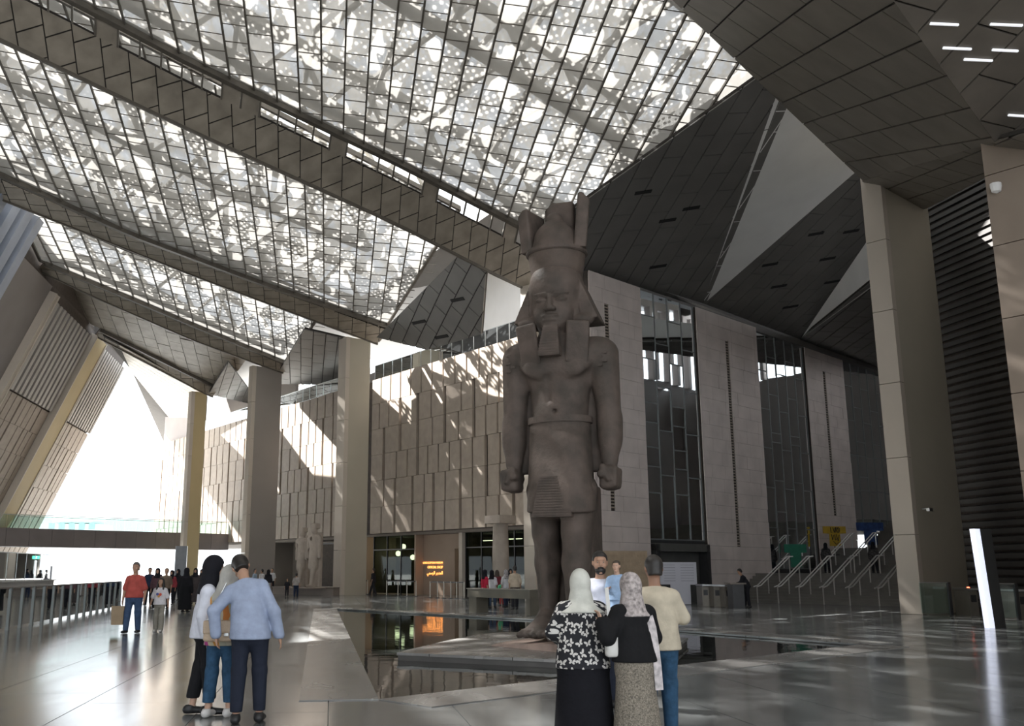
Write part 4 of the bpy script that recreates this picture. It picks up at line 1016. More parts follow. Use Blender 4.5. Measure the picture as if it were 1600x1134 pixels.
def shop():
    t = struct(thing('wall_shopfront', 'shop front in the recess under the panelled wall', None, N(sB, WS)))
    o = np.array(t.location); bpy.context.view_layer.update()
    def bx(s0, s1, w0, w1, z0, z1, nm, m): return G().hexa(*[[N(s, w, z) - o for s, w in ((s0, w0), (s1, w0), (s1, w1), (s0, w1))] for z in (z0, z1)]).build(nm, m, t)
    n = 4
    for (a, b, n) in ((sA, sB, 3), (sD - .4, sE, 4)):
        for i in range(n):
            u0, u1 = a + (b - a) * i / n, a + (b - a) * (i + 1) / n
            bx(u0 - .03, u1 + .03, WS, WS + .03, .08, 3.1, 'glass_pane', M_shopglass); bx(u0 - .03, u1 + .03, WS, WS + .03, 3.16, 4.1, 'glass_pane', M_shopglass)
            bx(u0 - .03, u0 + .03, WS - .04, WS + .08, 0, 4.1, 'mullion', M_darkmetal)
        bx(min(a, b), max(a, b), WS - .05, WS + .08, 3.09, 3.17, 'transom', M_darkmetal)
    bx(sC, sB, WS + .6, WS + 1.0, 0, 4.1, 'sign_wall', M_shopwall); bx(sD - .35, sD, WS - .3, WS + .3, 0, 4.1, 'jamb', M_pier_nose)
    bx(sB - .15, sB, WS - .1, WS + 1.0, 0, 4.1, 'jamb', M_shopwall)
    bx(sD, sC, WS + .6, WS + .9, 3.1, 4.1, 'lintel', M_shopwall)
    bx(sE - 3, sA + 1.4, WS + 7, WS + 7.3, 0, 4.1, 'back_wall', mat('shop_interior', (.34, .26, .16), .8, .15, .6))
    bx(sE - 3, sA + 1.4, WS + .1, WS + 7, -.01, .012, 'shop_floor', mat('shop_floor', (.2, .17, .13), .4, .1, 1))
    bx(sA + 1.2, sA + 1.4, WS + .2, WS + 7, 0, 4.1, 'side_wall', M_shopwall)
    for k in range(7):                                            # display shelves with goods seen through the glass
        s = sE + .8 + k * (sA - sE) / 7; sh = G()
        for z in (.5, 1.1, 1.7): sh.hexa(*[[N(a, w, zz) - o for a, w in ((s, WS + 5.2), (s + 1.2, WS + 5.2), (s + 1.2, WS + 5.8), (s, WS + 5.8))] for zz in (z, z + .06)])
        tag(sh.build('shelf', M_slot, t), kind='stuff')
    return t
SHOP = shop()
M_sign = emit('amber_sign', (1.0, .40, .10), 1.6)
sg = thing('shop_sign', 'glowing amber shop lettering on the brown recess wall', 'sign', N(sB - 1, WS + .58, 2.0))
bpy.context.view_layer.update()
for body, z, sz in (('GRAND EGYPTIAN MUSEUM', 2.12, .185), ('OFFICIAL SHOP', 1.80, .24), ('\ufef2\ufee4\ufeb3\ufeae\ufedf\ufe8d \ufeae\ufea0\ufe98\ufee4\ufedf\ufe8d', 1.40, .30)):
    text_mesh('lettering', body, sz, M_sign, sg, N(s_at(692, WS + .58, 884), WS + .57, z), -E1, Z3, .012)
M_lampsoft = emit('lamp_glow', (1.0, .86, .55), 9.0)
for k, (px, z, lb) in enumerate(((630, 3.4, 'highest round pendant lamp behind the dark shop glass'), (622, 2.9, 'middle round pendant lamp behind the dark shop glass'), (645, 2.6, 'lowest round pendant lamp beside the sign wall'), (765, 3.65, 'strip lamp in the shop just before the stone column'), (806, 3.7, 'strip lamp in the shop between stone column and pier'))):
    q = N(s_at(px, WS + 2.5), WS + 2.5, z); l = thing('pendant_lamp', lb, 'lamp', q, group='lamps in the shop')
    if k <= 2: G().lathe([(.02, .22), (.16, .16), (.2, 0), (.14, -.14), (.02, -.18)], n=12).build('globe', M_lampsoft, l); G().tube([(0, 0, .2), (0, 0, 4.1 - z)], .012, 5).build('cord', M_darkmetal, l)
    else: G().box((0, 0, 0), (1.2, .08, .05), (E1, E2, Z3)).build('tube', M_lampsoft, l); G().tube([(0, 0, .02), (0, 0, 4.1 - z)], .012, 5).build('cord', M_darkmetal, l)
# sales poster in the doorway
G_ = G().box(N(sD + .5, WS + 4.0, 1.5), (.7, .05, .9), (E1, E2, Z3)).build('wall_poster', mat('poster_paper', (.25, .12, .06), .6, .3, 6)); tag(G_, 'small dark framed picture inside the shop doorway', 'picture')

# ------------------------------------------------------------------ ancient column, twin statues
M_sand = mat('sandstone', (.36, .31, .265), .8, .12, 2, .4, 12)
def ancient_column():
    q = PZ(783, 939); t = thing('stone_column', 'ancient sandstone column with square capital before the shop', 'column', q)
    G().lathe([(.62, 0), (.62, .25), (.47, .3), (.48, .9), (.46, 2.5), (.42, 4.15), (.46, 4.2)], n=20).build('shaft', M_sand, t, True); G().box((0, 0, 4.42), (1.25, 1.25, .44), (E1, E2, Z3)).build('capital', M_sand, t)
ancient_column()
def twin(px, y, H, label, seed):
    q = PZ(px, y, .55); t = thing('ancient_statue', label, 'statue', (q[0], q[1], .55), math.radians(-38), group='twin worn statues'); k = H / 4.6
    f = Field((-.95, -1.1, -.02), (.95, .8, 4.9), .055)
    f.tor((0, 0, 3.6), (0, 0, 2.7), (.52, .32), (.36, .26), .12); f.cap((-.45, 0, 3.7), (.45, 0, 3.7), .2, .2, .12); f.ell((0, -.05, 4.25), (.24, .26, .32), .05); f.box((0, .05, 4.55), (.3, .3, .22), .08, .05); f.cap((0, 0, 3.8), (0, 0, 4.1), .2, .2, .05)
    for sx in (-1, 1): f.cap((sx * .58, .02, 3.6), (sx * .60, 0, 2.2), .17, .13, .06)
    f.tor((0, 0, 2.7), (0, -.05, 1.5), (.40, .28), (.44, .34), .1)
    f.cap((-.2, .05, 1.5), (-.2, .1, .2), .2, .13, .08); f.cap((.22, -.2, 1.5), (.22, -.45, .2), .2, .13, .08); f.box((-.2, -.2, .08), (.15, .45, .09), .05, .05); f.box((.22, -.7, .08), (.15, .42, .09), .05, .05)
    f.box((0, .38, 2.0), (.42, .18, 2.1), .05, .05); f.box((.2, .1, .9), (.14, .5, .95), .05, .05); r = random.Random(seed)
    for _ in range(6): f.ell((r.uniform(-.7, .7), r.uniform(-.4, .1), r.uniform(2.5, 4.7)), (.16, .14, .18), .05, '-')
    f.build('figure', M_sand, t, 1); G().box((0, -.2, -.04), (1.2, 1.9, .1)).build('foot_slab', M_sand, t); t.scale = (k, k, k)
twin(470, 916.5, 3.95, 'worn sandstone statue with a broken head, nearer the brown pier', 3)
twin(489, 917, 4.15, 'taller worn sandstone statue beside the dark doorway', 8)
def twin_plinth():
    a, b = PZ(427, 928), PZ(522, 930); c = (a + b) / 2; t = thing('statue_plinth', 'long low brown plinth under the twin statues', 'plinth', c); d = unit(b - a); n = np.cross(Z3, d)
    G().box(n * 1.3 + Z3 * .25, (np.linalg.norm(b - a), 2.8, .5), (d, n, Z3)).build('block', mat('plinth_brown', (.2, .165, .14), .6, .1, 1), t); G().box(n * 1.3 + Z3 * .515, (np.linalg.norm(b - a) + .1, 2.9, .04), (d, n, Z3)).build('cap', mat('plinth_cap', (.26, .22, .19), .5, .1, 1), t)
twin_plinth()
_d = thing('recess_door', 'dark doorway beside the twin statues', 'door', N(s_at(510, 45.5), 45.5)); _o = np.array(_d.location)
G().box((0, 0, 1.9), (2.6, .2, 3.8), (E1, E2, Z3)).build('leaf', M_slot, _d); G().box((0, -.15, 3.85), (3., .2, .12), (E1, E2, Z3)).build('head', M_darkmetal, _d)
for q in (-1.4, 1.4): G().box(E1 * q + Z3 * 1.9, (.14, .2, 3.8), (E1, E2, Z3)).build('jamb', M_darkmetal, _d)

# ------------------------------------------------------------------ low display table by the pool
def display_table():
    a, b = PZ(742, 956), PZ(838, 961); c = (a + b) / 2; d = unit(b - a); n = np.cross(Z3, d); L = float(np.linalg.norm(b - a)); t = thing('display_table', 'long low bronze table at the edge of the pool', 'table', c)
    m = mat('bronze_table', (.15, .135, .105), .45, .12, 2)
    G().box(Z3 * .75, (L + .1, .7, .32), (d, n, Z3)).build('tabletop', m, t); G().box(d * (-L / 2 + .24) + Z3 * .295, (.48, .6, .59), (d, n, Z3)).build('leg', m, t); G().box(d * (L / 2 - .12) + Z3 * .295, (.2, .6, .59), (d, n, Z3)).build('leg', m, t)
    G().box(Z3 * .925, (L + .16, .76, .03), (d, n, Z3)).build('glass_top', mat('table_edge', (.28, .26, .22), .2, .05, 2), t)
display_table()
M_post = mat('white_post', (.6, .58, .52), .5, .05, 3)
def barrier(xs, y0, y1, label):
    a, b = PZ(xs[0], y0), PZ(xs[-1], y1); t = thing('queue_barrier', label, 'barrier', a, group='queue barriers'); d = b - a
    for x in xs:
        k = (x - xs[0]) / (xs[-1] - xs[0]); p = d * k
        o = G().tube([p, p + Z3 * 1.0], .035, 6).build('post', M_post, t); G().lathe([(.16, 0), (.16, .02), (.05, .05)], p, 10).build('foot', M_darkmetal, o)
    G().beam(Z3 * .96, d + Z3 * .96, .03, .07).build('belt', M_darkmetal, t)
barrier([537, 548, 558, 566, 574], 927, 929, 'white posted barrier in front of the ochre-grey pier')
barrier([604, 622, 636, 650], 931, 932, 'sparse barrier before the dark shop glass')
barrier([672, 684, 694, 705, 714, 725], 934, 936, 'white posted barrier before the shop doorway')

# ------------------------------------------------------------------ glass railing and terrace on the open side
rl_a, rl_b = PZ(-120, 1011), PZ(186, 949)
M_fin = mat('grey_fin', (.17, .18, .175), .4, .08, 4, metal=.3)
balustrade('long glass railing with grey fins along the open side', rl_a, rl_b, 0.0, 1.15, 1.25, group='glass railings by the open side', post=M_fin, pw=.15)
def terrace():
    t = thing('terrace_block', 'raised pale terrace with ramp behind the glass railing', 'terrace', (-27, 48, 0)); G().box((0, 0, .55), (11, 14, 1.1), (NL, DL, Z3)).build('block', mat('terrace_stone', (.42, .41, .39), .6, .08, 1), t); G().box((0, 0, 1.12), (11.2, 14.2, .06), (NL, DL, Z3)).build('coping', mat('terrace_coping', (.5, .49, .47), .5, .05, 1), t)
terrace()
c0 = np.array([-27, 48, 0]); balustrade('tall glass balustrade on the raised terrace', c0 + NL * 5.3 - DL * 6.8, c0 + NL * 5.3 + DL * 6.8, 1.15, 1.35, 1.5, group='glass railings by the open side')
def totem(px, y, w, z, label, m, name='banner_stand'):
    q = PZ(px, y); t = thing(name, label, 'banner', q); G().box((0, 0, .04), (w * 1.1, .5, .08)).build('base', M_darkmetal, t); G().box((0, 0, z / 2 + .06), (w, .06, z)).build('panel', m, t)
    for sx in (-1, 1): G().box((sx * (w / 2 + .02), 0, z / 2 + .06), (.04, .09, z)).build('frame_side', M_steel, t)
    return t
M_ban = mat('banner_grey', (.23, .25, .28), .5, .1, 2)
totem(280, 922, .95, 3.7, 'tall grey banner stand before the bright passage', M_ban); totem(295, 920, .75, 3.3, 'shorter grey banner stand against the ochre pier', mat('banner_dull', (.3, .3, .27), .5, .1, 2)); totem(72, 930, .5, 1.9, 'dark slim kiosk panel on the open side', mat('kiosk_dark', (.10, .10, .13), .4, .1, 2), 'kiosk_panel')
ex = thing('exit_sign', 'green exit sign on a lit white pole by the brown pier', 'sign', PZ(404, 922)); G().box((0, 0, 1.25), (.14, .1, 2.5)).build('light_pole', emit('pole_light', (.95, 1, 1), 1.4), ex); G().box((0, 0, 2.75), (.55, .08, .26)).build('panel', emit('exit_green', (.1, .7, .45), 1.5), ex)
mg = emit('exit_white', (.9, 1, .95), 1.6); G().lathe([(.0, .05), (.03, .03), (.03, -.03), (0, -.05)], (-.05, -.05, 2.81), 8).build('pictogram_head', mg, ex); g_ = G(); g_.beam((-.04, -.05, 2.78), (-.02, -.05, 2.70), .02, .03); g_.beam((-.02, -.05, 2.70), (.05, -.05, 2.66), .02, .02); g_.beam((-.02, -.05, 2.70), (-.08, -.05, 2.65), .02, .02); g_.build('pictogram_body', mg, ex)
# far block glimpsed outside in the glare
fb_ = thing('far_building', 'pale flat-roofed building in the glare outside', 'building', PD(125, 812, 200)); _h = fb_.location.z
G().box((0, 0, -_h / 2 - 1), (11, 8, _h - 2 + 2)).build('wall', mat('glare_wall', (.62, .65, .68), .9, .05, .3), fb_); G().box((0, 0, 1.0), (8, 7, 3.6)).build('upper_storey', mat('glare_wall2', (.68, .7, .72), .9, .05, .3), fb_); G().box((-.5, -1, 3.1), (9.5, 8, .7)).build('roof', mat('glare_roof', (.35, .4, .44), .9, .05, .3), fb_)
for q in range(5): G().box((-4 + q * 2, -4.05, -1.5), (1.2, .1, 1.3)).build('window', mat('glare_window', (.3, .38, .45), .3, .05, .3), fb_)

# ------------------------------------------------------------------ stair hall furnishings
def board():
    q = PZ(1062, 945); t = thing('notice_board', 'white notice board on a pale stand before the portal', 'board', q); X = unit(np.array([1, .25, 0])); Yv = np.cross(Z3, X)
    wp = mat('board_white', (.62, .62, .68), .5, .03, 2); G().box(Z3 * 1.5, (1.95, .06, 1.08), (X, Yv, Z3)).build('panel', wp, t); G().box(X * .1 + Z3 * .5 + Yv * .03, (1.05, .05, .95), (X, Yv, Z3)).build('stand', wp, t); g = G()
    for r in range(7):
        for c in (-1, 1): g.box(X * (c * .47) + Z3 * (1.9 - r * .125) - Yv * .033, (.8 - .1 * ((r * 3 + c) % 3), .006, .02), (X, Yv, Z3))
    tag(g.build('text_lines', mat('board_ink', (.30, .30, .36), .6, .05, 3), t), kind='stuff')
    G().box(X * -.75 + Z3 * .5, (.45, .3, .95), (X, Yv, Z3)).build('side_cabinet', M_darkmetal, t)
board()
def turnstile(px, y, label, red=False):
    q = PZ(px, y); t = thing('turnstile', label, 'turnstile', q, group='ticket turnstiles'); m = mat('turnstile_body', (.22, .20, .17), .4, .1, 3, metal=.4)
    G().box((0, 0, .45), (.32, 1.1, .9)).build('body', m, t); G().box((0, -.1, .96), (.38, 1.3, .07)).build('lid', M_steel, t); G().box((0, -.56, .62), (.2, .02, .25)).build('reader', M_darkmetal, t)
    for a in (-.5, .3): G().tube([(.16, 0, .82), (.30, a * .2, .75 + a * .3)], .02, 6).build('arm', M_steel, t)
    if red: G().lathe([(.0, .04), (.05, .03), (.05, 0)], (-.1, -.45, 1.0), 10).build('status_lamp', emit('red_lamp', (1, .12, .06), 6), t)
turnstile(1099, 946, 'ticket turnstile nearest the notice board'); turnstile(1117, 947, 'ticket turnstile between its two neighbours by the board'); turnstile(1134, 948, 'ticket turnstile beside the attendant desk')
turnstile(1512, 961, 'ticket turnstile with a red lamp beside the glowing slab', True); turnstile(1588, 966, 'ticket turnstile at the frame edge under the louvres')
dk = thing('attendant_desk', 'dark attendant desk at the stair foot', 'desk', PZ(1151, 950)); G().box((0, 0, .52), (.5, .9, 1.04)).build('cabinet', M_darkmetal, dk); G().box((0, 0, 1.07), (.7, 1.0, .06)).build('top', M_brownwall, dk)
def glass_gate(px, y, w, label):
    q = PZ(px, y); t = thing('glass_gate', label, 'gate', q, group='glass gates'); G().box((0, 0, .62), (w, .03, 1.1)).build('glass_pane', M_glass, t); G().box((w / 2, 0, .6), (.1, .12, 1.2)).build('post', M_darkmetal, t); G().box((0, 0, 1.19), (w, .05, .03)).build('handrail', M_steel, t)
glass_gate(1464, 961, 1.1, 'glass gate beside the great pier'); glass_gate(1565, 968, 1.2, 'glass gate beyond the glowing slab')
def pylon():
    q = PZ(1551, 981); t = thing('light_pylon', 'tall slanted slab with a glowing white edge on the floor', 'pylon', q); d = unit(np.array([.95, .3, 0])); n = np.cross(Z3, d); sh = -d * .16
    def pr(a, b, th, z): return [d * a - n * th, d * b - n * th, d * b + n * th, d * a + n * th]
    z = 2.82
    G().hexa([p for p in pr(-.2, 0, .09, 0)], [p + sh + Z3 * z for p in pr(-.2, 0, .09, 0)]).build('lit_edge', emit('pylon_white', (.80, .84, 1.0), .62), t); G().hexa([p for p in pr(.0, .42, .08, 0)], [p + sh + Z3 * z for p in pr(.0, .42, .08, 0)]).build('slab', mat('pylon_dark', (.05, .05, .05), .4, .1, 2), t)
pylon()
def inscribed_block():
    a, b = PZ(930, 950), PZ(1012, 950); c = (a + b) / 2; d = unit(b - a); n = np.cross(Z3, d); t = thing('inscribed_block', 'brown carved stone block with rows of glyphs behind the family', 'block', c); m = mat('relief_stone', (.33, .25, .17), .8, .15, 3, .5, 15)
    G().box(Z3 * 1.25 + n * .3, (2.5, .5, 2.5), (d, n, Z3)).build('block', m, t); g = G(); r = random.Random(2)
    for row in range(9):
        for k in range(18): g.box(d * (-1.15 + k * .135) + Z3 * (.4 + row * .235) + n * .04, (r.uniform(.05, .11), .04, r.uniform(.05, .17)), (d, n, Z3))
    tag(g.build('glyph', m, t), kind='stuff')
inscribed_block()
def tunic(px, ytop, ybot, w, wide, label, m, marks=None):
    top, bot = PW(px, ytop, w), PW(px, ybot, w); H = top[2] - bot[2]; t = thing('display_tunic', label, 'tunic', bot, group='tee-shaped display tunics'); X = unit(np.array([1, .1, 0])); Yv = np.cross(Z3, X); W = wide / 2; s = H * .36; b = W * .46
    out = [(-W, H), (-W, H - s), (-b, H - s * 1.05), (-b * 1.05, 0), (b * 1.05, 0), (b, H - s * 1.05), (W, H - s), (W, H)]
    o = G().prism([X * x + Z3 * z for x, z in out], Yv * .08).build('cloth', m, t)
    zg = stair_z(w); G().tube([Yv * .12 + Z3 * (zg - bot[2]), Yv * .12 + Z3 * H * .9], .03, 6).build('stand_pole', M_darkmetal, t); G().box(Yv * .12 + Z3 * (zg - bot[2] + .03), (.5, .4, .06), (X, Yv, Z3)).build('stand_foot', M_darkmetal, t)
    if marks:
        for pts in marks:
            g = G()
            for p, q in zip(pts[:-1], pts[1:]): g.beam(X * (p[0] * b) + Z3 * (p[1] * H) - Yv * .012, X * (q[0] * b) + Z3 * (q[1] * H) - Yv * .012, .02, .07, Yv)
            g.build('brush_mark', mat('brush_ink', (.02, .018, .015), .7, .1, 3), o)
tunic(1245, 850, 886, 53., 1.35, 'green display tunic standing on the stairs', mat('tunic_green', (.02, .16, .10), .7, .15, 3))
tunic(1306, 822, 853, 57.2, 1.45, 'yellow display tunic with black brush marks on the stairs', mat('tunic_yellow', (.48, .31, .03), .7, .15, 3),
      [[(-.8, .95), (-.75, .68), (-.4, .68)], [(-.35, .95), (-.1, .68), (.1, .95)], [(.15, .68), (.2, .95), (.5, .9), (.25, .8), (.55, .68)], [(.65, .68), (.6, .95), (.95, .88), (.9, .72), (.65, .68)], [(-.7, .6), (-.55, .3), (-.3, .55)], [(-.1, .58), (0, .3), (.4, .4)], [(.2, .6), (.5, .25), (.75, .55)], [(-.4, .25), (.1, .08), (.6, .2)]])
tunic(1362, 816, 851, 60.0, 1.75, 'dark blue display tunic with pale curls on the stairs', mat('tunic_blue', (.01, .03, .12), .7, .2, 3, col2=(.03, .07, .2)))
# small fittings on the piers
al = thing('alarm_bell', 'small round dark alarm bell low on the great pier', 'alarm', PS(1419, 907, 18.0)); G().lathe([(.0, .0), (.12, .01), (.12, .06), (.05, .1)], n=14).build('dome', M_darkmetal, al); al.rotation_euler = Vector(-E2).to_track_quat('Z', 'Y').to_euler()
sc_ = thing('wall_camera', 'small security camera on the broad face of the great pier', 'camera', PS(1441, 795, 17.2)); G().beam((0, 0, 0), -E1 * .25, .05, .05).build('arm', M_steel, sc_); G().box(-E1 * .28 - Z3 * .04, (.3, .12, .12), (E2, E1, Z3)).build('housing', M_steel, sc_)
sc2 = thing('wall_camera', 'white dome camera on the corner block near the roof', 'camera', PD(1556, 292, 26.)); G().lathe([(.0, -.2), (.12, -.14), (.15, 0), (.15, .1), (.03, .12)], n=12).build('dome', M_white, sc2); G().beam((0, 0, .1), (.5, .2, .12), .05, .05).build('arm', M_white, sc2)
# vent slots let into the charcoal facets
M_vent = mat('vent_black', (.012, .012, .012), .8, .1, 3)
def vents(plane, pts, wpx, root):
    for x, y in pts:
        a, b = PP(x - wpx / 2, y + 2, plane), PP(x + wpx / 2, y - 2, plane); n = plane[0]; n = n if n @ (_O - a) > 0 else -n
        G().beam(a + n * .0, b + n * .0, .06, .22, np.cross(n, b - a) / np.linalg.norm(np.cross(n, b - a))).build('vent_slot', M_vent, root)
_fac = [o for o in bpy.data.objects if o.name.startswith('ceiling_facet')]
vents(pF1, [(1080, 325), (1043, 344), (1028, 416), (1005, 300)], 26, _fac[0]); vents(pF2, [(1275, 365), (1330, 361), (1203, 413), (1293, 404), (1217, 447), (1235, 479), (1300, 440)], 24, _fac[2]); vents(pD2, [(715, 468), (655, 503), (690, 526)], 20, _fac[5])
M_gap_glow = emit('gap_glow', (.9, .92, .95), .5)  # glow put in for soffit gaps that reflect light; these are no lamps
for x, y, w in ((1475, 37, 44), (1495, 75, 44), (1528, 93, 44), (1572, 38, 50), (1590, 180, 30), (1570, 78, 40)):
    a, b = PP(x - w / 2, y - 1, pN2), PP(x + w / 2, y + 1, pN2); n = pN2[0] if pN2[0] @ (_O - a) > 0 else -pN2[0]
    G().beam(a + n * .02, b + n * .02, .05, .05).build('gap_glow', M_gap_glow, [o for o in bpy.data.objects if o.name == 'ceiling_near.001'][0])
# ------------------------------------------------------------------ people
def cloth(name, col, var=.12, scale=9, bump=.35): return mat(name, col, .85, var, scale, bump, 22, spec=.2)
SKIN = mat('skin_warm', (.42, .25, .17), .55, .06, 6, spec=.3); SKIN_L = mat('skin_light', (.52, .33, .24), .55, .06, 6, spec=.3); SKIN_D = mat('skin_deep', (.30, .17, .115), .55, .06, 6, spec=.3)
HAIR = mat('hair_black', (.018, .015, .013), .5, .3, 30); HAIR_B = mat('hair_brown', (.05, .033, .022), .5, .3, 30); EYEW = mat('eye_white', (.42, .39, .36), .3, .02, 3); LIP = mat('lip', (.36, .15, .12), .5, .05, 5)
SHOE_B = mat('shoe_black', (.015, .015, .016), .5, .1, 6); SHOE_W = mat('shoe_white', (.62, .60, .58), .6, .06, 6)
def person(pos, rz, H, label, group=None, skin=SKIN, girth=1.0, lean=0, tilt=0, head=(0, 0, 0), feet=((-.1, 0), (.1, 0)), arms=None, top=None, bottom=None, hair=None, shoes=SHOE_B, h=.012, parts=None, scale=None, knee=.02, hands=True, name='person', cat='person', z0=0.0):
    """one figure facing its own +Y. top=(kind, material, hem z, loose) bottom=(kind, material, cuff z) hair=(kind, material)"""
    k = H / 1.75; t = thing(name, label, cat, (pos[0], pos[1], z0), rz, group); t.scale = (k, k, k)
    ML, MT = math.radians(lean), math.radians(tilt); piv = np.array([0, 0, .98])
    RU = np.array(Matrix.Rotation(MT, 3, 'Y') @ Matrix.Rotation(-ML, 3, 'X'))
    U = lambda x, y, z: RU @ (np.array([x, y, z]) - piv) + piv
    hy, hp, hr = [math.radians(q) for q in head]
    RH = RU @ np.array(Matrix.Rotation(hy, 3, 'Z') @ Matrix.Rotation(hr, 3, 'Y') @ Matrix.Rotation(-hp, 3, 'X')); NK = U(0, .005, 1.50)
    hs = 1.16; sc = lambda *r: tuple(q * hs for q in r)
    Hd = lambda x, y, z: RH @ (hs * np.array([x, y, z - 1.50])) + NK; RHt = RH.T
    g = girth; fine = h < .02
    sh = {-1: U(-.160 * (g * .4 + .6), 0, 1.385), 1: U(.160 * (g * .4 + .6), 0, 1.385)}
    if arms is None: arms = {}
    A = {}
    for sx in (-1, 1):
        if sx in arms: A[sx] = [np.array(q, float) for q in arms[sx]]
        else:
            e = sh[sx] + np.array([sx * (.06 + .18 * max(0, g - 1)), -.03, -.28]); A[sx] = [e, e + np.array([sx * .005, .06, -.25])]
    an = {-1: np.array([feet[0][0], feet[0][1], .085]), 1: np.array([feet[1][0], feet[1][1], .085])}
    hip = {sx: np.array([sx * .09 * g, 0, .93]) for sx in (-1, 1)}; kn = {sx: (hip[sx] + an[sx]) / 2 + np.array([0, knee, .02]) for sx in (-1, 1)}
    pts = [*sh.values(), *[q for a in A.values() for q in a], *an.values(), Hd(0, 0, 1.78)]; lo = np.min(pts, axis=0) - .30 * max(1, g); hi = np.max(pts, axis=0) + .30 * max(1, g); lo[2] = -.02
    def torso(f, o=0.0, lowz=.93, gg=g):
        f.tor(U(0, 0, 1.33), U(0, .0, 1.12), (.152 * gg + o, .102 * gg + o), (.128 * gg + o, .095 * gg + o), .05); f.tor(U(0, .0, 1.14), (0, 0, .95), (.128 * gg + o, .095 * gg + o), (.15 * gg + o, .112 * gg + o), .06)
        for sx in (-1, 1): f.cap(U(sx * .035, -.005, 1.45), sh[sx], .046 + o * .6, .056 + o * .8, .05)
    def arm(f, sx, o=0.0, upto=2, e_r=.0):
        f.cap(sh[sx], A[sx][0], .050 * (.5 + .5 * g) + o, .039 * (.6 + .4 * g) + o, .03)
        if upto == 2: f.cap(A[sx][0], A[sx][1], .040 * (.6 + .4 * g) + o, .027 + o + e_r, .03)
        elif upto < 2 and upto > 1: f.cap(A[sx][0], A[sx][0] + (A[sx][1] - A[sx][0]) * (upto - 1), .040 + o, .037 + o, .03)
    def legs(f, o=0.0, cuff=0.0, gg=g):
        f.tor((0, 0, 1.0), (0, 0, .90), (.150 * gg + o, .108 * gg + o), (.155 * gg + o, .115 * gg + o), .05)
        for sx in (-1, 1): f.cap(hip[sx] - np.array([0, 0, .03]), kn[sx], .082 * gg + o, .056 * (.5 + .5 * gg) + o, .04); f.cap(kn[sx], an[sx], .056 * (.5 + .5 * gg) + o, .037 + o, .03)
    # body: one continuous skin
    f = Field(lo, hi, h if fine else h); torso(f); legs(f)
    f.cap(U(0, -.005, 1.42), Hd(0, .01, 1.56), .058 * (.5 + .5 * g), .055 * (.5 + .5 * g), .03)
    f.ell(Hd(0, -.008, 1.665), sc(.074, .092, .098), .02, R=RHt); f.ell(Hd(0, .035, 1.60), sc(.052, .055, .062), .03, R=RHt)
    if fine:
        f.cap(Hd(0, .082, 1.665), Hd(0, .104, 1.632), .009, .014, .012); f.ell(Hd(0, .082, 1.555), sc(.022, .018, .016), .02, R=RHt)
        for sx in (-1, 1):
            f.ell(Hd(sx * .031, .088, 1.662), sc(.017, .012, .010), .01, '-', R=RHt); f.ell(Hd(sx * .075, -.008, 1.65), sc(.011, .02, .032), .008, R=RHt); f.ell(Hd(sx * .04, .06, 1.625), sc(.025, .022, .022), .02, R=RHt)
        f.cap(Hd(-.04, .082, 1.688), Hd(.04, .082, 1.688), .008, .008, .015)
    for sx in (-1, 1):
        arm(f, sx); w = A[sx][1]; d = unit(w - A[sx][0]); side = np.array([0., 1, 0]); side = unit(side - d * (side @ d)) if abs(d[1]) < .9 else unit(np.array([1., 0, 0]) - d * d[0]); nn = np.cross(d, side) * sx
        if hands:
            pc = w + d * .055; f.tor(w + d * .01, w + d * .085, (.026, .020), (.041, .015), .015, side=side)
            if fine:
                for q in range(4):
                    b = w + d * .09 + side * (.030 - q * .020); ln = (.036, .041, .038, .030)[q]; c1 = b + d * ln - nn * .004; f.cap(b, c1, .0095, .0088, .004); f.cap(c1, c1 + unit(d * .75 - nn * .65) * ln * .9, .0088, .0078, .004)
                b = w + d * .03 + side * .032; c1 = b + unit(d * .6 + side * .75 - nn * .2) * .04; f.cap(b, c1, .012, .0105, .006); f.cap(c1, c1 + unit(d * .95 + side * .1 - nn * .3) * .032, .0105, .009, .005)
            else: f.cap(w + d * .08, w + d * .15, .03, .022, .02)
        f.cap(an[sx] + np.array([0, -.03, -.04]), an[sx] + np.array([sx * .01, .13, -.05]), .036, .03, .03)
    f.cut((0, 0, .0), (0, 0, -1)); body = f.build('body', skin, t, 1)
    if fine:
        for sx in (-1, 1): G().lathe([(.0, -.008), (.007, -.005), (.009, 0), (.007, .005), (0, .008)], Hd(sx * .031, .0775, 1.662), 8).build('eye', EYEW, body); G().lathe([(.0, -.005), (.004, -.003), (.005, 0), (.004, .003), (0, .005)], Hd(sx * .031, .0850, 1.662), 8).build('iris', HAIR, body)
        G().tube([Hd(-.024, .078, 1.592), Hd(-.01, .088, 1.593), Hd(.01, .088, 1.593), Hd(.024, .078, 1.592)], [.003, .006, .006, .003], 6).build('lips', LIP, body, True)
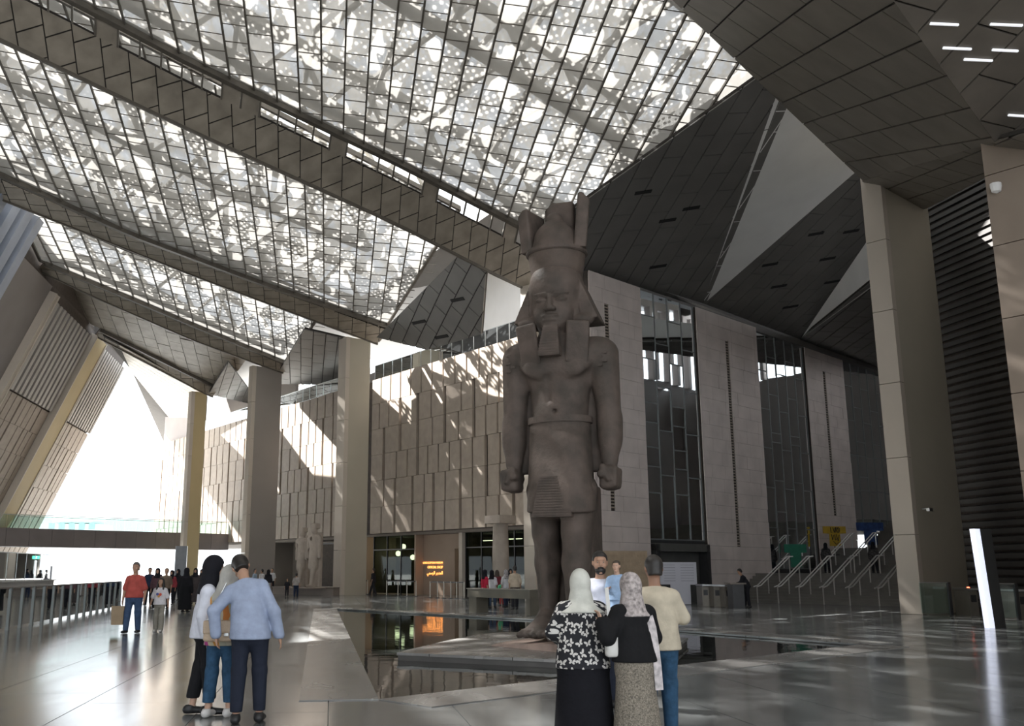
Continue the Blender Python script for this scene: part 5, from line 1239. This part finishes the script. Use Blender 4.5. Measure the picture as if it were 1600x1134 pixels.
    # clothes
    if bottom:
        kind, m, cz = bottom[:3]; fl = bottom[3] if len(bottom) > 3 else 1.0; f = Field(lo - .12, hi + .12, h)
        if kind == 'trousers':
            legs(f, .018, cz); 
            for sx in (-1, 1): f.cap(kn[sx], an[sx] + np.array([0, 0, cz - .06]), .072 * (.5 + .5 * g) * fl, .058 * fl, .03)
            f.cut((0, 0, cz), (0, 0, -1)); f.cut((0, 0, 1.04), (0, 0, 1))
        elif kind == 'skirt':
            f.tor((0, 0, 1.02), (0, 0, .85), (.155 * g + .02, .115 * g + .02), (.185 * g + .01, .145 * g + .01), .05); f.tor((0, 0, .9), (0, 0, cz + .05), (.185 * g, .145 * g), (.205 * g * fl, .175 * g * fl), .05)
            n = bottom[4] if len(bottom) > 4 else 0
            for q in range(n): a = 2 * math.pi * q / n; f.cap((.16 * g * math.cos(a), .12 * g * math.sin(a), .75), (.215 * g * fl * math.cos(a), .18 * g * fl * math.sin(a), cz), .010, .028, .03)
            f.cut((0, 0, cz), (0, 0, -1)); f.cut((0, 0, 1.05), (0, 0, 1))
        f.build('trousers' if kind == 'trousers' else 'skirt', m, t, 1)
    if top:
        kind, m, hz, o = top; f = Field(lo - .12, hi + .12, h); torso(f, o)
        f.tor(U(0, 0, 1.15), (0, 0, hz), (.14 * g + o, .102 * g + o), (.178 * g + o + .012, .135 * g + o + .01), .06)
        if kind == 'abaya':
            f.tor((0, 0, 1.0), (0, 0, .08), (.17 * g + o, .13 * g + o), (.21 * g + o, .19 * g + o), .06)
        for sx in (-1, 1):
            if kind != 'tee': arm(f, sx, o * .8 + .008, 2, .008)
        if kind == 'tee':
            for sx in (-1, 1): f.cap(sh[sx], sh[sx] + (A[sx][0] - sh[sx]) * .88, .062 * (.5 + .5 * g) + o * .5, .060 * (.6 + .4 * g) + o * .5, .03)
        f.cap(U(0, -.01, 1.40), U(0, 0, 1.475), .07 + o * .3, .058 + o * .3, .03)
        nup = RU @ np.array([0, .12, 1.]); f.cut(U(0, 0, 1.49), nup); f.cut((0, 0, hz), (0, 0, -1))
        tp = f.build('dress' if kind == 'abaya' else 'shirt', m, t, 1)
    for sx in (-1, 1):
        if shoes is not None:
            f = Field(an[sx] - .2, an[sx] + .26, min(h, .012)); c = an[sx]
            f.tor(c + (0, -.06, -.035), c + (sx * .015, .15, -.045), (.047, .047), (.050, .036), .03); f.cap(c + (0, -.03, -.03), c + (0, -.02, .02), .048, .050, .03); f.cut((0, 0, .004), (0, 0, -1)); f.cut(c + (0, 0, .02), (0, 0, 1)); f.build('shoe', shoes, t, 1)
    if hair:
        kind, m = hair[:2]; f = Field(Hd(0, 0, 1.6) - .45, Hd(0, 0, 1.6) + .30, h)
        if kind == 'short':
            f.ell(Hd(0, -.014, 1.682), sc(.083, .097, .096), .01, R=RHt); f.ell(Hd(0, -.05, 1.60), sc(.066, .055, .075), .03, R=RHt); f.box(Hd(0, .12, 1.60), sc(.2, .085, .115), .02, .015, '-', R=RHt); f.cut(Hd(0, 0, 1.585), RH @ np.array([0, 0, -1.]))
            for sx in (-1, 1): f.ell(Hd(sx * .085, .03, 1.63), sc(.03, .055, .045), .01, '-', R=RHt)
        elif kind == 'long':
            f.ell(Hd(0, -.014, 1.68), sc(.088, .10, .098), .02, R=RHt)
            for q in range(7): a = (q - 3) * .36; f.cap(Hd(.075 * math.sin(a), -.075 * math.cos(a) * .9, 1.66), Hd(.125 * math.sin(a), -.085 * math.cos(a) + .02, 1.40), .045, .035, .03)
            f.box(Hd(0, .13, 1.60), sc(.062, .1, .11), .03, .02, '-', R=RHt)
            for sx in (-1, 1): f.cap(Hd(sx * .082, .015, 1.67), Hd(sx * .10, .055, 1.43), .030, .034, .02)
        elif kind == 'hijab':
            f.ell(Hd(0, -.012, 1.672), sc(.094, .110, .112), .02, R=RHt); f.cap(Hd(0, -.02, 1.62), U(0, -.005, 1.47), .102, .11, .05); f.tor(U(0, .0, 1.50), U(0, .0, 1.37), (.12, .105), (.185 * g, .15 * g), .06)
            f.ell(Hd(0, .10, 1.638), sc(.056, .07, .076), .012, '-', R=RHt); f.cut(U(0, 0, 1.355), RU @ np.array([0, 0, -1.]))
            for q in range(3): f.cap(Hd(-.085, -.02 + q * .01, 1.66 - q * .05), Hd(.085, .03, 1.56 - q * .05), .008, .008, .015)
        f.build({'short': 'hair', 'long': 'hair', 'hijab': 'headscarf'}[kind], m, t, 1)
    return t, dict(U=U, Hd=Hd, sh=sh, A=A, an=an, k=k, RU=RU)
def stripes(name, cols, scale, axis='z', rot=0.3):
    m = bpy.data.materials.new(name); m.use_nodes = True; nt = m.node_tree; MATS[name] = m; L = nt.links.new; b = nt.nodes['Principled BSDF']; b.inputs['Roughness'].default_value = .85
    tc = nt.nodes.new('ShaderNodeTexCoord'); mp = nt.nodes.new('ShaderNodeMapping'); mp.inputs['Rotation'].default_value = (0, rot, 0); sx = nt.nodes.new('ShaderNodeSeparateXYZ'); L(tc.outputs['Object'], mp.inputs['Vector']); L(mp.outputs[0], sx.inputs[0])
    nz = nt.nodes.new('ShaderNodeTexNoise'); nz.inputs['Scale'].default_value = 5; L(tc.outputs['Object'], nz.inputs['Vector'])
    ad = nt.nodes.new('ShaderNodeMath'); ad.operation = 'MULTIPLY_ADD'; ad.inputs[1].default_value = .12; L(nz.outputs['Fac'], ad.inputs[0]); L(sx.outputs[{'x': 0, 'y': 1, 'z': 2}[axis]], ad.inputs[2])
    mu = nt.nodes.new('ShaderNodeMath'); mu.operation = 'MULTIPLY'; mu.inputs[1].default_value = scale; L(ad.outputs[0], mu.inputs[0]); fr = nt.nodes.new('ShaderNodeMath'); fr.operation = 'FRACT'; L(mu.outputs[0], fr.inputs[0])
    rp = nt.nodes.new('ShaderNodeValToRGB'); rp.color_ramp.interpolation = 'CONSTANT'; e = rp.color_ramp.elements
    while len(e) < len(cols): e.new(.5)
    for q, c in enumerate(cols): e[q].position = q / len(cols); e[q].color = (*c, 1)
    L(fr.outputs[0], rp.inputs[0]); L(rp.outputs[0], b.inputs['Base Color']); return m
def butterflies():
    m = bpy.data.materials.new('butterfly_print'); m.use_nodes = True; nt = m.node_tree; L = nt.links.new; nd = nt.nodes.new; b = nt.nodes['Principled BSDF']; b.inputs['Roughness'].default_value = .85
    def M(op, a, c=None, d=None):
        n = nd('ShaderNodeMath'); n.operation = op
        for i, v in enumerate((a, c, d)):
            if v is None: continue
            if isinstance(v, (int, float)): n.inputs[i].default_value = v
            else: L(v, n.inputs[i])
        return n.outputs[0]
    tc = nd('ShaderNodeTexCoord'); sp = nd('ShaderNodeSeparateXYZ'); L(tc.outputs['Object'], sp.inputs[0]); cb = nd('ShaderNodeCombineXYZ'); L(M('MULTIPLY', M('ARCTAN2', sp.outputs[0], M('MULTIPLY', sp.outputs[1], -1.0)), .24), cb.inputs[0]); L(sp.outputs[2], cb.inputs[1])
    vo = nd('ShaderNodeTexVoronoi'); vo.voronoi_dimensions = '2D'; vo.inputs['Scale'].default_value = 10.5; vo.inputs['Randomness'].default_value = .55; L(cb.outputs[0], vo.inputs['Vector'])
    sc = nd('ShaderNodeVectorMath'); sc.operation = 'SUBTRACT'; L(cb.outputs[0], sc.inputs[0]); L(vo.outputs['Position'], sc.inputs[1]); s2 = nd('ShaderNodeVectorMath'); s2.operation = 'SCALE'; s2.inputs['Scale'].default_value = 10.5; L(sc.outputs[0], s2.inputs[0])
    vr = nd('ShaderNodeVectorRotate'); vr.rotation_type = 'Z_AXIS'; cs = nd('ShaderNodeSeparateXYZ'); L(vo.outputs['Color'], cs.inputs[0]); L(M('MULTIPLY_ADD', cs.outputs[0], 2.4, -1.2), vr.inputs['Angle']); L(s2.outputs[0], vr.inputs['Vector'])
    q = nd('ShaderNodeSeparateXYZ'); L(vr.outputs[0], q.inputs[0]); ax = M('ABSOLUTE', q.outputs[0]); y = q.outputs[1]
    def e(cx, cy, rx, ry, sh): return M('ADD', M('POWER', M('DIVIDE', M('SUBTRACT', ax, cx), rx), 2), M('POWER', M('DIVIDE', M('SUBTRACT', M('SUBTRACT', y, cy), M('MULTIPLY', ax, sh)), ry), 2))
    d = M('MINIMUM', e(.26, .0, .23, .15, .45), e(.16, -.10, .15, .12, -.35)); w = M('LESS_THAN', d, 1.0)
    mx = nd('ShaderNodeMix'); mx.data_type = 'RGBA'; mx.inputs[6].default_value = (.012, .012, .016, 1); mx.inputs[7].default_value = (.60, .58, .55, 1); L(w, mx.inputs[0]); L(mx.outputs[2], b.inputs['Base Color']); return m
def bag(parent, name, c, size, m, rot=0.0, flap=True, label=None):
    R = rot_axes(0, 0, rot); f = Field(np.array(c) - .4, np.array(c) + .4, .012); f.box(c, size, min(size) * .45, .01, R=R); o = f.build(name, m, parent, 1); return o
HALF = math.pi
def floor_pos(x, y): q = PZ(x, y); return (q[0], q[1])
ang = lambda deg: math.radians(deg)
# --- the trio seen from behind on the polished floor
D1 = 11.45
P = lambda x, Y: ((x - PPX) / FPX * Y * 1.0, Y)
def xy(px, Y):                                     # floor spot at world depth Y under picture column px (for a point near the floor)
    d = ray(px, 1090); return (d[0] / d[1] * Y, Y)
pm, im = person(xy(387, 11.05), ang(6), 1.80, 'man in pale blue shirt and navy trousers bending towards two women', 'visitors in the trio', SKIN, 1.06, 14, -11, (10, 26, -8), ((-.11, -.05), (.12, .06)),
    {-1: ((-.40, .03, 1.14), (-.37, .06, .90)), 1: ((.245, -.02, 1.13), (.30, .03, .89))}, ('shirt', cloth('shirt_paleblue', (.30, .35, .47)), .85, .02), ('trousers', cloth('trousers_navy', (.018, .022, .036)), .12, 1.0), ('short', HAIR), SHOE_B, .0105)
w1, _ = person(xy(314, 11.7), ang(-78), 1.72, 'woman in black headscarf and white shirt turned towards her friends', 'visitors in the trio', SKIN_L, .95, 4, 0, (0, 8, 0), ((-.07, -.10), (.07, .10)),
    {-1: ((-.20, .0, 1.13), (-.19, .12, .92)), 1: ((.21, -.02, 1.12), (.21, .05, .86))}, ('shirt', cloth('shirt_white', (.66, .68, .76)), .86, .034), ('trousers', cloth('trousers_black', (.012, .012, .014)), .18, 1.25), ('hijab', cloth('scarf_black', (.012, .012, .016))), SHOE_B, .0105)
w2, i2 = person(xy(341, 11.5), ang(-14), 1.62, 'woman in grey headscarf and colourful striped blouse carrying a beige handbag', 'visitors in the trio', SKIN_L, .96, 5, 2, (-14, 12, 0), ((-.11, -.05), (.12, .05)),
    {-1: ((-.22, .03, 1.13), (-.14, .18, 1.0)), 1: ((.22, .03, 1.13), (.16, .2, 1.0))}, ('shirt', stripes('blouse_stripes', [(.50, .46, .36), (.55, .20, .05), (.42, .44, .34), (.36, .05, .20), (.48, .42, .30), (.55, .26, .06), (.40, .38, .30)], 2.1, 'x', .35), .84, .034), ('trousers', cloth('jeans_blue', (.032, .080, .145), .25, 14), .17, 1.15), ('hijab', cloth('scarf_grey', (.42, .41, .38))), SHOE_W, .0105)
hb = thing('handbag', 'beige quilted handbag on a chain strap hanging behind the woman in stripes', 'bag', (*xy(337, 11.24), .95)); k = np.array(hb.location)
mb = mat('bag_beige', (.50, .38, .27), .55, .06, 20, .3, 60); bag(hb, 'pouch', (0, 0, 0), (.165, .055, .115), mb, .05); bag(hb, 'flap', (0, -.03, .04), (.168, .035, .075), mb, .05); G().tube([(-.14, .0, .1), (-.06, .06, .3), (.03, .12, .52)], .008, 6).build('strap', M_steel, hb); G().box((.1, -.075, -.035), (.05, .012, .03)).build('clasp', M_steel, hb)
# --- the man and girl walking in from the light
rm, ir = person(floor_pos(206, 989), ang(176), 1.78, 'heavy man in a red shirt and jeans carrying a paper bag', 'visitors walking in', SKIN, 1.24, 0, 0, (5, 0, 0), ((-.11, -.10), (.13, .12)), None, ('tee', cloth('shirt_red', (.42, .085, .07), .22, 5), .90, .018), ('trousers', cloth('jeans_mid', (.05, .085, .16), .2, 14), .07, 1.1), ('short', mat('hair_grey', (.10, .085, .075), .6, .2, 30)), SHOE_B, .014)
pb = thing('paper_bag', 'brown paper shopping bag hanging from the hand of the man in red', 'bag', (rm.location.x - .37, rm.location.y - .06, .22)); mp_ = mat('kraft_paper', (.34, .25, .16), .8, .08, 6, .2, 20)
G().rings([[(x * w, y * .09, z) for x, y in ((-1, -1), (1, -1), (1, 1), (-1, 1))] for z, w in ((0, .15), (.48, .17))]).build('sack', mp_, pb); [G().tube([(-.07, y, .48), (-.05, y, .60), (.05, y, .60), (.07, y, .48)], .006, 5).build('handle', HAIR_B, pb) for y in (-.08, .08)]
gl_, ig = person(floor_pos(247, 987), ang(178), 1.38, 'long-haired girl in a white printed shirt and khaki trousers', 'visitors walking in', SKIN, 1.0, 0, 0, (0, 0, 0), ((-.12, .10), (.12, -.08)), {-1: ((-.27, 0, 1.14), (-.31, .05, .90)), 1: ((.27, 0, 1.14), (.31, .05, .90))}, ('tee', cloth('shirt_girl', (.62, .60, .62)), .90, .035), ('trousers', cloth('trousers_khaki', (.27, .25, .21)), .07, 1.45), ('long', HAIR), SHOE_W, .014)
for c_, x_, z_, r_ in (((.08, .10, .3), .05, 1.26, .05), ((.6, .1, .06), -.05, 1.25, .05), ((.55, .3, .08), .0, 1.19, .045)): G().lathe([(r_, 0), (r_, .006), (0, .007)], (0, 0, 0), 12).build('print', mat('print%d' % int(x_ * 100), c_, .8, .1, 9), gl_).matrix_local = Matrix.Translation((x_, .155, z_)) @ Matrix.Rotation(-math.pi / 2, 4, 'X')
person(floor_pos(288, 957), ang(-10), 1.68, 'figure in a long black robe and black headscarf walking away', 'visitors walking in', SKIN, 1.1, 2, 0, (0, 0, 0), ((-.08, 0), (.08, .1)), None, ('abaya', cloth('robe_black', (.010, .010, .012)), .12, .045), None, ('hijab', MATS['scarf_black']), SHOE_B, .018)
# --- the family by the pool
BX = lambda px, Y, y=1000: ray(px, y)[0] / ray(px, y)[1] * Y
bw, ib = person((BX(910, 9.55), 9.55), ang(4), 1.56, 'woman in white headscarf, butterfly-print blouse and long black skirt', 'family by the pool', SKIN_L, 1.42, 3, 0, (-8, 4, 0), ((-.1, 0), (.1, 0)), {-1: ((-.30, .06, 1.16), (-.18, .24, 1.06)), 1: ((.31, .06, 1.16), (.2, .24, 1.06))}, ('shirt', butterflies(), .80, .035), ('skirt', cloth('skirt_black', (.008, .008, .011)), .03, 1.12), ('hijab', cloth('scarf_white', (.55, .55, .50))), SHOE_B, .0105)
kb, ik = person((BX(991, 9.35), 9.35), ang(16), 1.53, 'woman in black top, speckled skirt and patterned headscarf laying a hand on her companion', 'family by the pool', SKIN_L, 1.12, 3, 0, (14, 4, 0), ((-.1, 0), (.1, 0)), {-1: ((-.32, -.03, 1.15), (-.36, .0, 1.29)), 1: ((.25, .04, 1.14), (.16, .22, 1.02))}, ('shirt', cloth('top_black', (.010, .010, .011)), .90, .045), ('skirt', mat('skirt_speckle', (.20, .175, .14), .9, .55, 70, .3, 30, detail=2), .03, 1.05, 22), ('hijab', mat('scarf_pattern', (.34, .30, .29), .85, .55, 22, .2, 30, detail=2)), SHOE_B, .0105)
# scarf end hanging down the woman's back
sf = G(); pts = [(.13, -.10, 1.40), (.155, -.135, 1.25), (.175, -.145, 1.05), (.19, -.15, .85), (.20, -.15, .62)]
sf.rings([[(x - .05, y, z), (x + .05, y + .02, z), (x + .05, y + .03, z), (x - .05, y + .012, z)] for x, y, z in pts]).build('scarf_end', mat('scarf_tail', (.50, .46, .46), .85, .35, 14, .2, 30, detail=2), kb)
tm, it = person((BX(1027, 10.1), 10.1), ang(-6), 1.70, 'man in a cream shirt and blue jeans seen from behind', 'family by the pool', SKIN_D, 1.14, 2, 0, (8, 6, 0), ((-.1, 0), (.11, .05)), {-1: ((-.26, .05, 1.15), (-.12, .22, 1.1)), 1: ((.29, .05, 1.15), (.2, .24, 1.12))}, ('tee', cloth('shirt_cream', (.50, .44, .34)), .86, .03), ('trousers', MATS['jeans_blue'], .06, 1.1), ('short', HAIR), SHOE_B, .0105)
wb = thing('shoulder_bag', 'small white shoulder bag between the two women', 'bag', (BX(955, 9.28), 9.28, .93)); bag(wb, 'pouch', (0, 0, 0), (.055, .06, .10), mat('bag_white', (.58, .57, .54), .5, .05, 10), .1); G().beam((0, 0, .08), (-.02, .05, .52), .035, .008, (0, 1, 0)).build('strap', MATS['bag_white'], wb)
# the smiling man facing the viewer, child on his arm
sm, is_ = person((BX(941, 12.4), 12.4), ang(172), 1.78, 'bearded man in a white shirt facing the viewer with a child on his arm', 'family by the pool', SKIN, 1.1, 0, 0, (4, 4, 0), ((-.1, 0), (.1, 0)), {-1: ((-.28, .03, 1.14), (-.24, .22, 1.10)), 1: ((.28, 0, 1.13), (.27, .06, .88))}, ('tee', cloth('shirt_polo', (.66, .68, .78)), .86, .03), ('trousers', MATS['trousers_navy'], .06, 1.1), ('short', HAIR), SHOE_B, .0105)
hd_ = is_['Hd']; f = Field(hd_(0, 0, 1.6) - .2, hd_(0, 0, 1.6) + .2, .008); f.ell(hd_(0, .040, 1.575), (.066, .070, .056), .01); f.box(hd_(0, .03, 1.632), (.15, .15, .038), .02, .01, '-'); f.cap(hd_(-.034, .088, 1.606), hd_(0, .102, 1.612), .006, .008, .004); f.cap(hd_(.034, .088, 1.606), hd_(0, .102, 1.612), .006, .008, .004); f.build('beard', HAIR, sm, 1)
cz = .98; c_x = BX(969, 12.25)
ch, ic = person((c_x, 12.2), ang(168), .92, 'small child in a light blue outfit held on the arm of the man in white', 'family by the pool', SKIN_L, 1.15, 0, 4, (-12, 0, 0), ((-.16, .22), (.16, .22)), {-1: ((-.26, .08, 1.16), (-.18, .22, 1.1)), 1: ((.26, .04, 1.16), (.22, .2, 1.18))}, ('tee', cloth('romper_blue', (.30, .42, .60)), .90, .03), ('trousers', MATS['romper_blue'], .42, 1.1), ('short', HAIR_B), None, .014, z0=.78)
# --- visitors farther off
def far(px, y, H, face, label, top, bottom=None, hair=('short', HAIR), kind='tee', grp='distant visitors', **kw):
    hz = .90 if kind != 'abaya' else .12
    person(floor_pos(px, y), ang(face), H, label, grp, SKIN, kw.pop('girth', 1.08), kw.pop('lean', 0), 0, (0, 0, 0), kw.pop('feet', ((-.1, -.05), (.1, .12))), kw.pop('arms', None), (kind, cloth('c_%02d_%02d_%02d' % tuple(int(v * 99) for v in top), top), hz, .03), ('trousers', cloth('t_%02d_%02d_%02d' % tuple(int(v * 99) for v in bottom), bottom), .08, 1.1) if bottom else None, hair, SHOE_B, .026, **kw)
dk_ = (.02, .02, .025); nv_ = (.02, .03, .06); jn = (.06, .09, .15)
SCB = ('hijab', MATS['scarf_black'])
far(583, 930, 1.75, 70, 'man in dark clothes walking past the dark shop glass', dk_, dk_, feet=((-.1, -.25), (.1, .3)))
far(805, 952, 1.78, 10, 'man in tan shirt standing behind the display table', (.50, .42, .32), dk_)
far(791, 949, 1.62, 30, 'woman in white beside the man in tan', (.55, .55, .57), nv_, ('hijab', cloth('scarf_spots', (.3, .28, .28), .5, 20)))
far(784, 946, 1.15, 0, 'child in a green shirt at the display table', (.06, .30, .16), (.3, .05, .05))
far(769, 949, 1.60, -20, 'visitor in white and grey behind the display table', (.60, .60, .63), jn, SCB)
far(758, 950, 1.62, -60, 'woman in a red dress top beside the table leg', (.42, .02, .05), dk_, SCB)
far(777, 942, 1.62, 10, 'visitor in maroon half hidden by the group', (.16, .03, .04), dk_, ('long', HAIR_B))
far(798, 941, 1.66, 190, 'visitor in black half hidden behind the man in tan', dk_, dk_, SCB)
far(1169, 949, 1.72, 80, 'attendant in black leaning on the dark desk', dk_, dk_, lean=24, kind='shirt', arms={-1: ((-.2, .25, 1.12), (-.1, .45, 1.06)), 1: ((.2, .25, 1.12), (.1, .45, 1.06))}, grp='staff')
far(418, 931, 1.66, 0, 'woman in black robe over white trousers near the lit pole', dk_, (.5, .5, .5), SCB, 'shirt'); far(408, 929, 1.70, 60, 'visitor in white with a dark bag near the lit pole', (.6, .6, .62), dk_); far(424, 927, 1.76, 170, 'visitor in white shirt behind the woman in black robe', (.58, .58, .6), dk_)
far(462, 934, 1.45, 0, 'taller child in a pale shirt facing the twin statues', (.34, .31, .29), nv_); far(448, 932, 1.1, 180, 'small child in dark clothes near the plinth of the twin statues', dk_, dk_)
far(243, 951, 1.68, 185, 'woman in dark scarf just behind the man in red', (.10, .05, .06), dk_, SCB, 'shirt'); far(231, 946, 1.72, 185, 'man in navy pointing with an outstretched arm', nv_, dk_, kind='shirt', arms={-1: ((-.30, .08, 1.30), (-.55, .1, 1.42)), 1: ((.25, 0, 1.13), (.25, .06, .9))})
far(257, 952, 1.68, 178, 'man in brown just behind the girl', (.16, .12, .09), dk_, ('short', mat('hair_sand', (.2, .13, .08), .6, .2, 20))); far(266, 945, 1.6, 170, 'woman in dark red behind the girl', (.25, .04, .05), dk_, SCB, 'shirt'); far(276, 938, 1.66, 150, 'visitor in black before the grey banner', dk_, dk_, SCB, 'shirt')
far(303, 944, 1.70, 180, 'woman in dark patterned robe near the ochre pier', (.06, .05, .05), None, SCB, 'abaya'); far(313, 936, 1.66, 175, 'visitor in black near the ochre pier', dk_, dk_, SCB, 'shirt'); far(322, 932, 1.75, 0, 'man in dark shirt beyond the woman in white', dk_, dk_)
for q, (x, y, c, lb) in enumerate(((340, 925, dk_, 'visitor in black at the bright passage, leftmost of the row'), (350, 924, (.12, .12, .14), 'visitor in grey at the bright passage'), (359, 925, nv_, 'visitor in navy at the bright passage'), (369, 927, (.1, .08, .07), 'visitor in brown at the bright passage'), (380, 928, (.16, .18, .22), 'visitor in slate beside the lit pole'), (397, 930, (.32, .40, .50), 'visitor in pale blue beside the lit pole'), (334, 926, (.05, .05, .06), 'visitor in charcoal beyond the trio'))): far(x, y, 1.66 + .03 * (q % 3), 20 + q * 47, lb, c, dk_, ('short', HAIR) if q % 2 else SCB, 'shirt')
for px, y, w, lb in ((1292, 885, 54.2, 'visitor in patterned black coat climbing the stairs below the yellow tunic'), (1366, 880, 54.2, 'visitor in patterned black coat climbing the stairs below the blue tunic')):
    q = PW(px, y, w); person((q[0], q[1]), ang(-40), 1.68, lb, 'visitors on the stairs', SKIN, 1.1, 3, 0, (0, 0, 0), ((-.1, 0), (.1, .15)), None, ('shirt', mat('coat_pattern', (.05, .045, .045), .85, .8, 14, detail=2), .70, .04), ('trousers', cloth('t_dark', dk_), .08, 1.1), SCB, SHOE_B, .026, z0=stair_z(w))
